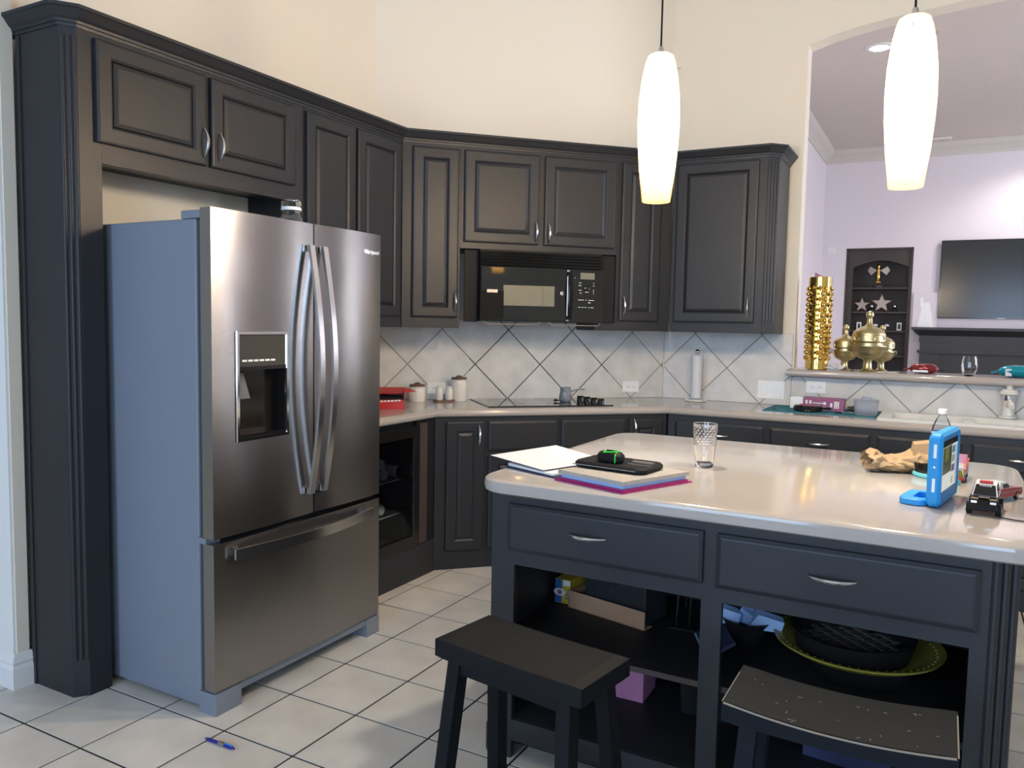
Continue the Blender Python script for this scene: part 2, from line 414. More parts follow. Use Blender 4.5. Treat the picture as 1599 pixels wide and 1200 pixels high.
# ------------------------------------------------------------------ cabinets
def handle_mesh(L, vertical):
    pts = []; rr = []
    for k in range(13):
        a = k/12; u = (a-.5)*L
        pts.append((0 if vertical else u, -.003-.026*math.sin(PI*a)**.8, u if vertical else 0)); rr.append(.0034+.0030*math.sin(PI*a))
    m = MB(); m.tube(pts, rr, 8)
    return m.mesh('handle', 'steel', True)
H_V = handle_mesh(.115, True); H_H = handle_mesh(.118, False)
def door(parent, cx, cz, w_, h_, y, hpos=None, horiz=False, raised=True, name='door', th=.02):
    """front face of the carcase is local y; door stands th proud of it"""
    b = y-th
    m = MB(); f = .054
    if raised:
        m.rectprof(w_, h_, [(0, y), (0, b+.005), (.004, b+.0015), (.010, b), (f, b), (f+.005, b+.003), (f+.010, b+.007)])
    else:
        m.rectprof(w_, h_, [(0, y), (0, b+.006), (.010, b+.001), (.014, b)])
    d = m.build(name, 'paint', parent)
    d.location = (cx, 0, cz)
    if raised:
        pm = MB(); i = f+.010
        pm.rectprof(w_-2*i, h_-2*i, [(0, b+.0065), (.003, b+.0065), (.017, b+.0010), (.019, b+.0005)])
        pm.build('panel', 'paint', d)
    if hpos:
        put(H_H if horiz else H_V, 'handle', d, (hpos[0]-cx, b, hpos[1]-cz))
    return d
def fluted(parent, pts0, pts1, z0, z1, n=3, zb0=.06, zb1=.06, name='fluted_corner'):
    """vertical reeded strip on the chamfer between two plan points (local)"""
    a = Vector(pts0); b = Vector(pts1); d = (b-a); L = d.length; d.normalize(); nrm = Vector((d.y, -d.x))
    m = MB()
    m.prism([a, b, b-nrm*.02, a-nrm*.02], z0, z1)
    for k in range(n):
        c = a+d*(L*(k+.5)/n)
        r = L/n*.42
        ring = []
        for q in range(7):
            t = PI*q/6
            ring.append(c+d*(-math.cos(t)*r)+nrm*(math.sin(t)*r*.8))
        m.loft([[(p.x, p.y, z0+zb0) for p in ring], [(p.x, p.y, z1-zb1) for p in ring]])
    return m.build(name, 'paint', parent)
def body(parent, x0, x1, y0, y1, z0, z1, name='carcase', m='paint'):
    return MB().box(x0, x1, y0, y1, z0, z1).build(name, m, parent)
ZT, ZB = 2.398, 1.365
# cabinet over the refrigerator with its tall end panel
t = thing('refrigerator_cabinet', 'tall charcoal end panel and two-door cabinet bridging over the refrigerator', 'cabinet', wl(1, 1.709, FACE[1]), ANG[1])
W1D = WALL[1]-FACE[1]-.002
body(t, .131, 1.135, 0, W1D, 1.985, ZT)
MB().prism([(.045, 0), (.131, 0), (.131, W1D), (0, W1D-.06), (0, .033)], 0, ZT).build('end_panel', 'paint', t)
MB().box(.01, .10, .02, .30, .03, .05)
fluted(t, (-.001, .032), (.046, -.001), .14, ZT-.035, 3, .0, .0)
MB().box(-.004, .002, .255, .275, 0, ZT-.01).build('edge_bead', 'paint', t)
m = MB(); m.box(.131, 1.135, -.001, .05, 1.945, 1.985); m.build('valance_rail', 'paint', t)
MB().box(1.135, 1.155, 0, W1D, 0, ZT).build('side_panel', 'paint', t)
door(t, 2.053-1.709, 2.195, .475, .36, 0, (2.272-1.709, 2.105))
door(t, 2.556-1.709, 2.195, .478, .36, 0, (2.352-1.709, 2.10))
# upper cabinets
def upper(wn, s0, s1, z0, label, doors):
    t = thing('wall_cabinet', label, 'cabinet', wl(wn, s0, FACE[wn]), ANG[wn], 'charcoal wall cabinets')
    body(t, 0.0005, s1-s0-.0005, 0, WALL[wn]-FACE[wn]-.012, z0, ZT)
    for (a, b, za, zb, h) in doors: door(t, (a+b)/2-s0, (za+zb)/2, b-a, zb-za, 0, (h[0]-s0, h[1]) if h else None)
    return t
upper(1, 2.866, 3.634, ZB, 'charcoal wall cabinet with two tall doors right behind the refrigerator', [(2.872, 3.224, 1.425, 2.375, None), (3.244, 3.612, 1.425, 2.375, None)])
upper(2, .666, .998, ZB, 'narrow charcoal wall cabinet left of the microwave', [(.722, .985, 1.425, 2.372, (.967, 1.515))])
upper(2, .998, 1.965, 1.822, 'charcoal two-door wall cabinet above the microwave', [(1.018, 1.463, 1.858, 2.373, (1.443, 1.935)), (1.499, 1.945, 1.858, 2.373, (1.522, 1.93))])
tr = upper(2, 1.965, 2.332, ZB, 'narrow charcoal wall cabinet right of the microwave', [(1.990, 2.252, 1.425, 2.375, (2.012, 1.52))])
MB().box(-.13, 0, .0, .30, ZB, ZB+.045).build('filler_block', 'paint', tr)
t = thing('wall_cabinet', 'wide single-door charcoal wall cabinet at the end beside the pass-through', 'cabinet', wl(3, -1.513, FACE[3]), 0, 'charcoal wall cabinets')
W3D = WALL[3]-FACE[3]-.012
MB().prism([(0, 0), (.558, 0), (.613, .055), (.613, W3D), (0, W3D)], ZB, ZT).build('carcase', 'paint', t)
door(t, -1.246+1.513, 1.9025, .487, .953, 0, (-1.035+1.513, 1.515))
fluted(t, (.556, -.001), (.614, .056), ZB, ZT-.035, 4, .07, .0)
# continuous crown on top of all of them
path = [(-3.04, 1.709), (-2.732, 1.709), (-2.699, 1.754), (-2.699, 3.638), (-1.517, 4.820), (-.955, 4.820), (-.90, 4.875), (-.90, 5.205)]
cp = [(-.02, 2.392), (.004, 2.392), (.006, 2.402), (.011, 2.404), (.013, 2.412), (.022, 2.420), (.034, 2.436), (.040, 2.444), (.045, 2.446), (.045, 2.458), (-.02, 2.458)]
tag(MB().sweep(path, cp).build('crown_moulding', 'paint'), 'charcoal crown moulding running along the tops of all wall cabinets', 'moulding')

# base cabinets
def base(wn, s0, s1, label, fronts, cat='cabinet', deep=None, name='base_cabinet'):
    t = thing(name, label, cat, wl(wn, s0, BASE[wn]), ANG[wn], 'charcoal base cabinets')
    body(t, .0005, s1-s0-.0005, 0, (WALL[wn]-BASE[wn]-.012) if deep is None else deep, .0, .868)
    for (kind, a, b, za, zb, h) in fronts:
        door(t, (a+b)/2-s0, (za+zb)/2, b-a, zb-za, 0, (h[0]-s0, h[1]) if h else None, kind == 'drawer', kind != 'drawer', kind, .018)
    return t
base(2, .834, 1.128, 'narrow charcoal base cabinet door beside the beverage cooler', [('door', .897, 1.115, .11, .845, (1.082, .765))])
base(2, 1.128, 1.566, 'charcoal base cabinet under the left half of the cooktop', [('drawer', 1.141, 1.552, .675, .843, None), ('door', 1.141, 1.552, .11, .655, None)])
base(2, 1.566, 1.996, 'charcoal base cabinet under the right half of the cooktop', [('drawer', 1.580, 1.983, .675, .843, None), ('door', 1.580, 1.983, .11, .655, None)])
base(2, 1.996, 2.255, 'narrow charcoal base cabinet in the far corner of the counter', [('door', 2.010, 2.225, .11, .845, (2.034, .785))])
W3F = [(-1.448, -.868, -1.402, -.884), (-.868, -.313, -.850, -.331), (-.313, .122, -.293, .105), (.122, .60, .146, .575), (.60, 1.25, .62, 1.23), (1.25, 2.49, 1.27, 2.47)]
W3L = ['charcoal drawer cabinet in the sink run nearest the corner', 'charcoal drawer cabinet below the teal drying mats', 'charcoal cabinet front below the left sink bowl', 'charcoal cabinet front below the faucet at the right edge', 'charcoal cabinet right of the sink beyond the picture edge', 'charcoal cabinet at the far right end of the sink run']
for i, (a, b, c, d) in enumerate(W3F):
    base(3, a, b, W3L[i], [('drawer', c, d, .700, .835, ((c+d)/2+.0, .765)), ('door', c, d, .11, .68, None)] if i != 2 else [('drawer', c, d, .700, .835, None), ('door', c, d, .11, .68, None)], deep=None if i < 2 else .06)
# beverage cooler under the counter beside the refrigerator
t = thing('beverage_cooler', 'black under-counter beverage cooler with glass door behind the refrigerator', 'cooler', wl(1, 2.872, BASE[1]), ANG[1])
D = WALL[1]-BASE[1]-.012
m = MB(); m.box(0, .03, 0, D, .20, .868); m.box(.60, .765, 0, .56, .0, .868); m.box(0, .765, .02, D, .0, .19); m.box(.03, .60, D-.04, D, .19, .868); m.box(0, .6, .02, D, .84, .868)
m.build('housing', 'blackm', t)
MB().box(0, .765, -.004, .018, 0, .186).build('base_rail', 'paint', t)
MB().box(.03, .60, .0, .022, .186, .196).build('worn_edge', 'silver', t)
MB().box(.625, .695, -.003, .0, .19, .85).build('brown_stile', 'brownwood', t)
d = MB().rectprof(.575, .645, [(0, 0), (0, -.018), (.004, -.022), (.055, -.022), (.058, -.018), (.058, 0)], .315, .52, cap0=False)
d.bm.faces.ensure_lookup_table()
bmesh.ops.delete(d.bm, geom=[f for f in d.bm.faces if len(f.verts) == 4 and abs(f.calc_area()-(.575-.116)*(.645-.116)) < .004], context='FACES')
dd = d.build('door_frame', 'black', t)
MB().box(.09, .54, -.016, -.012, .26, .78).build('pane', 'plastic', dd)
for z in (.38, .56): MB().box(.05, .58, .03, .45, z, z+.006).build('rack', 'chrome', t)
for i, (x, z) in enumerate([(.30, .60), (.36, .655), (.385, .60), (.50, .60), (.24, .60), (.28, .42), (.36, .42)]):
    can = thing('drink_can', ['drink can at the left of the upper cooler row', 'drink can lying on top of the other cooler cans', 'second drink can of the upper cooler row', 'drink can at the far right of the upper cooler row', 'drink can nearest the refrigerator in the upper cooler row', 'left drink can on the lower cooler rack', 'right drink can on the lower cooler rack'][i], 'can', wl(1, 2.872+x, BASE[1]+.05, z), ANG[1], 'drink cans in the cooler')
    MB().lathe([(.027, 0), (.031, .008), (.031, .11), (.026, .118)], 16, Rx(-PI/2)).build('can_body', 'plum', can, smooth=True)
    MB().lathe([(.026, -.003), (.026, .001)], 16, Rx(-PI/2)).build('can_end', 'chrome', can)

# ------------------------------------------------------------------ worktops
nose = [(-.003, .870), (.010, .872), (.020, .880), (.0235, .8925), (.020, .905), (.010, .913), (-.003, .915)]
sx0, sx1, sy0, sy1 = -.27, .56, 4.70, 5.10      # sink hole
wt = MB(); e = .022
c12 = (-LIP[1]-e, (-LIP[1]-e)+(LIP[2]+e)*S2); y3 = LIP[3]+e; c23 = (y3-(LIP[2]+e)*S2, y3)
wt.prism([(-LIP[1]-e, 2.868), c12, c23, (-.60, y3), (-.60, 5.203), CORNER23, (-3.04, 3.835), (-3.04, 2.868)], .870, .915)
wt.box(-.60, sx0, y3, 5.203, .870, .915); wt.box(sx0, sx1, y3, sy0, .870, .915); wt.box(sx0, sx1, sy1, 5.203, .870, .915); wt.box(sx1, 2.5, y3, 5.203, .870, .915)
wt.sweep([(-LIP[1]-e, 2.868), c12, c23, (2.5, y3)], nose)
tag(wt.build('worktop', 'counter'), 'beige solid-surface worktop running round the walls under the cabinets', 'worktop')

# sink
t = thing('kitchen_sink', 'white double-bowl drop-in sink in front of the ledge', 'sink', (0, 0, .915))
m = MB(); ry = (4.675, 5.13); rx = (-.30, .59); dv = (.105, .155)
m.box(rx[0], rx[1], ry[0], sy0+.03, 0, .013); m.box(rx[0], rx[1], sy1-.05, ry[1], 0, .013)
m.box(rx[0], sx0+.03, sy0+.03, sy1-.05, 0, .013); m.box(sx1-.03, rx[1], sy0+.03, sy1-.05, 0, .013); m.box(dv[0], dv[1], sy0+.03, sy1-.05, -.005, .008)
m.build('rim', 'enamel', t)
for nm, x0, x1 in (('left_bowl', sx0+.03, dv[0]), ('right_bowl', dv[1], sx1-.03)):
    b = MB(); ya, yb = sy0+.03, sy1-.05
    b.loft([[(x0, ya, .0), (x1, ya, .0), (x1, yb, .0), (x0, yb, .0)], [(x0+.012, ya+.012, -.15), (x1-.012, ya+.012, -.15), (x1-.012, yb-.012, -.15), (x0+.012, yb-.012, -.15)]], False, True)
    b.build('bowl', 'enamel', t)
t = thing('faucet', 'white single-post faucet with domed cap behind the sink', 'faucet', (.325, 5.135, .93))
t.scale = (1.3, 1.3, 1.08)
MB().lathe([(.035, 0), (.033, .008), (.024, .014), (.0215, .06), (.0215, .085), (.024, .09)], 20).build('post', 'enamel', t, smooth=True)
MB().lathe([(.0245, .090), (.0245, .115)], 20).build('collar', 'chrome', t, smooth=True)
MB().lathe([(.024, .115), (.036, .122), (.037, .134), (.028, .146), (.012, .150), (.011, .155), (.016, .163), (.013, .172), (.002, .176)], 20).build('cap', 'enamel', t, smooth=True)
MB().tube([(0, -.015, .06), (0, -.07, .085), (0, -.13, .085), (0, -.16, .07)], .012, 10).build('spout', 'enamel', t, smooth=True)

# ------------------------------------------------------------------ refrigerator
FX = -2.171; FY0, FY1, FY2, FZ = 1.873, 2.785, 2.368, 1.769
t = thing('refrigerator', 'stainless steel french-door refrigerator with grey side panels', 'refrigerator', (FX, FY0, 0), PI/2)
FW = FY1-FY0; fg = FY2-FY0
MB().box(.004, FW-.004, .085, .80, .018, 1.735, bev=.006).build('case', 'fridge_grey', t)
MB().box(.012, FW-.012, .060, .088, .08, 1.73).build('gasket', 'fridge_dark', t)
def fdoor(x0, x1, z0, z1, hole=None):
    """door slab with a gently bowed face"""
    w_, n = x1-x0, 16; m = MB()
    bow = lambda x: .008*(2*(x-x0)/w_-1)**2
    def plan(a, b):
        xs = [a+(b-a)*k/n for k in range(n+1)]
        return [(a, .06)]+([(x0, bow(x0)+.006)] if a == x0 else [])+[(x, bow(x)) for x in xs]+([(x1, bow(x1)+.006)] if b == x1 else [])+[(b, .06)]
    if not hole: return m.prism(plan(x0, x1), z0, z1)
    hx0, hx1, hz0, hz1 = hole
    m.prism(plan(x0, x1), z0, hz0); m.prism(plan(x0, x1), hz1, z1); m.prism(plan(x0, hx0), hz0, hz1); m.prism(plan(hx1, x1), hz0, hz1)
    return m
hx0, hx1, hz0, hz1 = .101, .345, .965, 1.350
ld = fdoor(0, fg-.003, .632, FZ, (hx0, hx1, hz0, hz1)).build('left_door', 'stainless', t, smooth=True)
rd = fdoor(fg+.003, FW, .632, FZ).build('right_door', 'stainless', t, smooth=True)
fd = fdoor(0, FW, .085, .612).build('freezer_drawer', 'stainless', t, smooth=True)
# hinge covers, feet, grille
MB().box(.0, .13, .055, .155, 1.735, 1.763, bev=.004).build('hinge_cover', 'fridge_grey', t)
MB().box(FW-.13, FW, .055, .155, 1.735, 1.763, bev=.004).build('hinge_cover', 'fridge_grey', t)
m = MB(); m.box(0, .115, .004, .09, 0, .078); m.box(FW-.085, FW, .004, .09, 0, .078); m.box(.115, FW-.085, .012, .06, .052, .078); m.build('kick_plate', 'fridge_grey', t)
MB().box(-.002, .06, .045, .088, .612, .632).build('hinge_bracket', 'fridge_grey', t)
# dispenser
m = MB(); fr = .008
m.loft([[(hx0-.004, .0, hz0-.004), (hx1+.004, 0, hz0-.004), (hx1+.004, 0, hz1+.004), (hx0-.004, 0, hz1+.004)],
        [(hx0-.002, -.005, hz0-.002), (hx1+.002, -.005, hz0-.002), (hx1+.002, -.005, hz1+.002), (hx0-.002, -.005, hz1+.002)],
        [(hx0+fr, -.005, hz0+fr), (hx1-fr, -.005, hz0+fr), (hx1-fr, -.005, hz1-fr), (hx0+fr, -.005, hz1-fr)],
        [(hx0+fr+.003, .004, hz0+fr+.003), (hx1-fr-.003, .004, hz0+fr+.003), (hx1-fr-.003, .004, hz1-fr-.003), (hx0+fr+.003, .004, hz1-fr-.003)]], False, False)
disp = m.build('dispenser_frame', 'chrome', ld)
MB().box(hx0+.005, hx1-.005, .001, .02, hz1-.125, hz1-.004).build('control_panel', 'dispglass', ld)
for k in range(6):
    MB().box(hx0+.025+k*.027, hx0+.046+k*.027, -.0005, .002, hz1-.105, hz1-.098).build('button_legend', 'white', ld)
m = MB(); m.box(hx0+.004, hx1-.004, .056, .06, hz0, hz1-.125); m.box(hx0+.002, hx0+.006, .002, .058, hz0, hz1-.125); m.box(hx1-.006, hx1-.002, .002, .058, hz0, hz1-.125); m.box(hx0+.004, hx1-.004, .0, .058, hz0+.002, hz0+.012); m.box(hx0+.004, hx1-.004, -.002, .05, hz1-.135, hz1-.122)
m.build('dispenser_recess', 'black', ld)
m = MB(); m.loft([[(hx0+.03, .055, hz1-.15), (hx0+.075, .055, hz1-.15), (hx0+.075, .050, hz1-.15), (hx0+.03, .050, hz1-.15)], [(hx0+.04, .032, hz1-.24), (hx0+.085, .032, hz1-.24), (hx0+.085, .027, hz1-.24), (hx0+.04, .027, hz1-.24)]])
m.build('dispenser_paddle', 'frost', ld)
MB().box(hx0+.01, hx1-.01, -.004, .05, hz0+.012, hz0+.020).build('drip_tray', 'chrome', ld)
# bowed flat handles
def fhandle(x, z0, z1, lean):
    rings = []
    for k in range(17):
        a = k/16; z = z0+(z1-z0)*a; bow = .020+.055*math.sin(PI*a); xx = x+lean*math.sin(PI*a)
        rings.append([(xx-.013, -bow, z), (xx+.013, -bow, z), (xx+.013, -bow+.012, z), (xx-.013, -bow+.012, z)])
    m = MB(); m.loft(rings)
    for z in (z0+.012, z1-.012): m.box(x-.010, x+.010, -.02, 0, z-.012, z+.012)
    return m
fhandle(fg-.037, .715, 1.684, 0).build('handle', 'steel', ld, smooth=True)
fhandle(fg+.037, .715, 1.684, 0).build('handle', 'steel', rd, smooth=True)
rings = []
for k in range(17):
    a = k/16; x = .072+(FW-.144)*a; bow = .022+.045*math.sin(PI*a)
    rings.append([(x, -bow, .548), (x, -bow, .586), (x, -bow+.008, .586), (x, -bow+.008, .548)])
m = MB(); m.loft(rings); m.box(.09, .112, -.024, 0, .558, .580); m.box(FW-.112, FW-.09, -.024, 0, .558, .580)
m.build('handle', 'steel', fd, smooth=True)
text('Whirlpool', .026, 'chrome', rd, T(FW-.075, .0025, 1.69) @ FRONT, 'badge', .001, .3)
# jar on top
t = thing('glass_jar', 'clear glass jar with lid standing on top of the refrigerator', 'jar', (-2.35, 2.424, 1.735))
MB().lathe([(.045, 0), (.052, .008), (.052, .045), (.047, .070), (.036, .090), (.036, .100)], 24).build('jar_body', 'glass', t, smooth=True)
MB().lathe([(.039, .100), (.041, .106), (.039, .114)], 24).build('seal', 'white', t, smooth=True)
MB().lathe([(.036, .114), (.041, .120), (.039, .138), (.030, .145)], 24).build('lid', 'glass', t, smooth=True)

# ------------------------------------------------------------------ microwave
t = thing('microwave', 'black over-the-range microwave hung under the wall cabinet', 'microwave', wl(2, 1.024, FACE[2]), ANG[2])
MF = -.075; X0, X1 = .080, .832
MB().box(X0+.002, X1-.002, -.05, .36, 1.408, 1.818).build('case', 'blackm', t)
MB().box(0.0, X0, -.012, .0, 1.402, 1.812).build('side_filler', 'blackm', t)
MB().box(X1, .930, -.012, .0, 1.412, 1.812).build('side_filler', 'blackm', t)
MB().box(X0, .610, MF, -.05, 1.412, 1.722, bev=.006).build('door', 'blackglass', t)
dr = bpy.data.objects[[o.name for o in t.children if o.name.startswith('door')][0]]
MB().box(.215, .525, MF-.0012, MF+.002, 1.500, 1.617, bev=.001).build('window', 'window_tint', dr)
MB().box(.452, .4535, MF-.0016, MF, 1.502, 1.615).build('window_seam', 'blackm', dr)
m = MB()
rings = []
for k in range(11):
    a = k/10; z = 1.425+.28*a; b = .012+.028*math.sin(PI*a)
    rings.append([(.605, MF-b, z), (.628, MF-b, z), (.628, MF-b+.01, z), (.605, MF-b+.01, z)])
m.loft(rings); m.build('door_handle', 'mwhandle', dr, smooth=True)
cpn = MB().box(.612, X1, MF, -.05, 1.412, 1.722, bev=.005).build('control_panel', 'blackglass', t)
MB().box(.685, .775, MF-.001, MF+.002, 1.665, 1.703).build('display', 'window_tint', cpn)
MB().lathe([(.018, 0), (.017, .008), (.012, .010)], 20, T(.725, MF, 1.61) @ Rx(PI/2)).build('dial', 'black', cpn, smooth=True)
for (x, z, w_) in [(.685, 1.643, .016), (.683, 1.628, .018), (.685, 1.600, .018), (.688, 1.584, .012), (.770, 1.643, .007), (.770, 1.628, .008), (.770, 1.602, .005), (.770, 1.592, .006), (.770, 1.581, .004), (.728, 1.590, .022),
                   (.692, 1.543, .036), (.724, 1.543, .008), (.757, 1.542, .036), (.745, 1.528, .016), (.682, 1.500, .014), (.702, 1.500, .014), (.722, 1.500, .011), (.742, 1.499, .007), (.762, 1.499, .020), (.652, 1.672, .004)]:
    MB().box(x-w_/2, x+w_/2, MF-.0008, MF+.001, z-.0014, z+.0014).build('key_legend', 'white', cpn)
em = MB().lathe([(.0115, 0), (.0115, .002), (.009, .0025)], 20, T(.572, MF, 1.578) @ Rx(PI/2)).build('emblem', 'steel', dr)
text('GE', .012, 'blackm', em, T(.572, MF-.003, 1.578) @ FRONT, 'monogram', .0003)
st = MB().box(.088, .218, MF-.0014, MF+.001, 1.422, 1.583).build('dark_sticker', 'mwhandle', dr)
MB().box(.118, .180, MF-.002, MF, 1.572, 1.590).build('sticker_print', 'silver', st)
for k in range(5):
    z = 1.728+k*.017
    MB().loft([[(X0, MF+.004, z), (X1, MF+.004, z), (X1, MF+.03, z+.004), (X0, MF+.03, z+.004)], [(X0, MF, z+.010), (X1, MF, z+.010), (X1, MF+.03, z+.013), (X0, MF+.03, z+.013)]]).build('vent_slat', 'black', t)
for a, b in ((.10, .44), (.49, .82)):
    MB().tube([(a, MF+.005, 1.408), (a+.02, MF-.01, 1.392), (b-.02, MF-.01, 1.392), (b, MF+.005, 1.408)], .0035, 6).build('lamp_frame', 'silver', t)

# ------------------------------------------------------------------ island
t = thing('kitchen_island', 'charcoal kitchen island cabinet with two drawers and open shelves', 'island', (0, 2.17, 0))
IX0, IX1, ID = -1.242, .188, 1.17
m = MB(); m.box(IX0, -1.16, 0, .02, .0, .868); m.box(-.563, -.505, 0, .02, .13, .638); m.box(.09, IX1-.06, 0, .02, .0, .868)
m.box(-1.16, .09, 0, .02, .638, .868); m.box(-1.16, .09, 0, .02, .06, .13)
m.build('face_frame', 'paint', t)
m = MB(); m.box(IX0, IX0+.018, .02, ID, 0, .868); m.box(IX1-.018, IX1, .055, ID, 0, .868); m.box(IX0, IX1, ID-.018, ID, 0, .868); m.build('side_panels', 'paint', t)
m = MB(); m.box(IX0+.018, IX1-.018, .70, .715, .06, .868); m.build('back_panel', 'paint_shaded', t)
MB().box(IX0+.018, IX1-.018, .02, .70, .10, .13).build('bottom_deck', 'paint_shaded', t)
MB().box(IX0+.018, IX1-.018, .09, .11, 0, .10).build('toe_kick', 'paint_shaded', t)
for a, b in ((IX0+.018, -.5345), (-.5335, IX1-.018)):
    s_ = MB().box(a, b, .032, .70, .367, .385).build('shelf', 'paint_shaded', t)
    MB().box(a, b, .029, .032, .368, .385).build('shelf_edge', 'brownwood', s_)
MB().box(IX0+.02, IX1-.02, .02, .70, .640, .655).build('drawer_floor', 'paint_shaded', t)
fluted(t, (.128, -.001), (.189, .057), .10, .868, 3, .0, .0)
MB().prism([(.11, -.008), (.130, -.008), (.197, .056), (.197, .12), (.11, .12)], 0, .10).build('base_block', 'paint', t)
MB().box(IX0-.012, IX0+.03, -.006, .05, .0, .105, bev=.012).build('base_block', 'paint', t)
door(t, (-1.178-.560)/2, .7605, .618, .149, 0, (-.905, .770), True, False, 'drawer', .02)
door(t, (-.522+.105)/2, .758, .627, .152, 0, (-.225, .760), True, False, 'drawer', .02)
MB().box(.02, .085, .60, .62, .50, .53).build('shelf_batten', 'brownwood', t)
# island worktop: rounded corners and bullnose
def rrect(x0, x1, y0, y1, r, n=8):
    P = []
    for cx, cy, a0 in ((x1-r, y0+r, -PI/2), (x1-r, y1-r, 0), (x0+r, y1-r, PI/2), (x0+r, y0+r, PI)):
        for k in range(n+1):
            a = a0+PI/2*k/n; P.append((cx+r*math.cos(a), cy+r*math.sin(a)))
    return P
rings = []
for ins, z in ((.012, .870), (.003, .876), (0, .8925), (.003, .908), (.011, .914), (.016, .915)):
    rings.append([(x, y, z) for x, y in rrect(-1.284+ins, .258-ins, 2.105+ins, 3.418-ins, .11-ins)])
m = MB(); m.loft(rings)
tag(m.build('island_worktop', 'counter', smooth=True), 'large beige rounded-corner worktop on top of the island', 'worktop')

# ------------------------------------------------------------------ stools
def stool(label, loc, rz, L, Wd, H, saddle, mt, worn):
    t = thing('bar_stool', label, 'stool', loc, rz, 'black bar stools')
    n = 14; rings = []
    for k in range(n+1):
        x = -L/2+L*k/n; u = abs(2*x/L)
        dz = saddle*(u*u-1); th = .045
        e = .004 if k in (0, n) else 0
        rings.append([(x, -Wd/2+e, H-th+dz*.3), (x, Wd/2-e, H-th+dz*.3), (x, Wd/2-e, H-.005+dz), (x, Wd/2-.006, H+dz-e*.5), (x, -Wd/2+.006, H+dz-e*.5), (x, -Wd/2+e, H-.005+dz)])
    s_ = MB(); s_.loft(rings); s_.build('seat', mt, t)
    lx, ly = L/2-.055, Wd/2-.035
    for sx in (-1, 1):
        for sy in (-1, 1):
            tp = Vector((sx*lx, sy*ly, H-.044)); bt = Vector((sx*(lx+.035), sy*(ly+.055), 0)); a, b = .0185, .020
            MB().loft([[(bt.x-a, bt.y-b, 0), (bt.x+a, bt.y-b, 0), (bt.x+a, bt.y+b, 0), (bt.x-a, bt.y+b, 0)], [(tp.x-a, tp.y-b, tp.z), (tp.x+a, tp.y-b, tp.z), (tp.x+a, tp.y+b, tp.z), (tp.x-a, tp.y+b, tp.z)]]).build('leg', mt, t)
    for sy in (-1, 1):
        ay = ly+.004 if not worn else ly-.012
        MB().box(-lx-.003, lx+.003, sy*ay-.010, sy*ay+.010, H-(.082 if not worn else .060), H-.046).build('apron', mt, t)
        MB().box(-lx-.02, lx+.02, sy*(ly+.035)-.009, sy*(ly+.035)+.009, .14, .175).build('stretcher', mt, t)
    for sx in (-1, 1): MB().box(sx*(lx+.018)-.009, sx*(lx+.018)+.009, -ly-.03, ly+.03, .10, .135).build('stretcher', mt, t)
    if worn:
        m = MB(); r = random.Random(3)
        rr = []
        for k in range(n+1):
            x = -L/2+.004+(L-.008)*k/n; u = abs(2*x/L); dz = saddle*(u*u-1)
            rr.append((x, -Wd/2+.002, H+dz-.0035))
        m.tube(rr, .0022, 6)
        m.tube([(L/2-.001, -Wd/2+.005, H-.002), (L/2-.001, Wd/2-.03, H-.002)], .0016, 6)
        m.tube([(-L/2+.001, -Wd/2+.005, H-.002), (-L/2+.001, Wd/2-.05, H-.002)], .0012, 6)
        m.build('worn_edge', 'wornwood', t)
        m = MB()
        for k in range(24):
            x, y = r.uniform(-L*.45, L*.45), r.uniform(-Wd*.45, Wd*.3); u = abs(2*x/L); z = H+saddle*(u*u-1)+.0004
            l = r.uniform(.001, .0045); a = r.uniform(0, PI)
            m.box(-l, l, -.0006, .0006, -.0008, .0002, T(x, y, z) @ Rz(a))
        m.build('paint_chips', 'wornwood', t)['kind'] = 'stuff'
    return t
stool('plain black wooden stool with a flat seat in front of the left shelves', (-.861, 1.704, 0), -.16, .440, .225, .600, .004, 'stool', False)
stool('scuffed black saddle stool with worn pale edges at the right', (-.157, 1.772, 0), 0, .445, .220, .603, .018, 'stool2', True)

# ------------------------------------------------------------------ pendant lamps
PEND = 40
def pendant(x, y, label):
    t = thing('pendant_lamp', label, 'lamp', (x, y, 1.838), 0, 'amber glass pendant lamps')
    H = .508
    out = [(.049, 0), (.054, .04), (.063, .11), (.070, .20), (.0725, .28), (.070, .36), (.062, .43), (.052, .48), (.044, .503), (.036, H)]
    m = MB(); m.lathe(out+[(r-.004, z) for r, z in out[::-1]], 32, None, False, False)
    m.build('shade', 'shade', t, smooth=True)
    MB().lathe([(.008, .49), (.030, .498), (.034, .509), (.012, .515), (.008, .535)], 20).build('cap', 'steel', t, smooth=True)
    MB().tube([(0, 0, .53), (0, 0, 4.0-1.838)], .0035, 8).build('cord', 'blackm', t)
    for k in range(3):
        a = 2*PI*k/3+.5; c, s_ = math.cos(a), math.sin(a)
        MB().tube([(c*.050, s_*.050, .465), (c*.072, s_*.072, .465)], .0035, 6).build('thumb_screw', 'steel', t)
    MB().lathe([(.002, .15), (.012, .17), (.015, .22), (.013, .28), (.009, .33), (.009, .49)], 14).build('bulb', 'bulb', t, smooth=True)
    for zz in (.21, .30): point('pendant_light', (0, 0, zz), PEND, (1, .965, .90), .03, t)
pendant(-.928, 2.75, 'amber glass pendant lamp nearer the corner cabinets')
pendant(-.133, 2.75, 'amber glass pendant lamp in front of the pass-through arch')


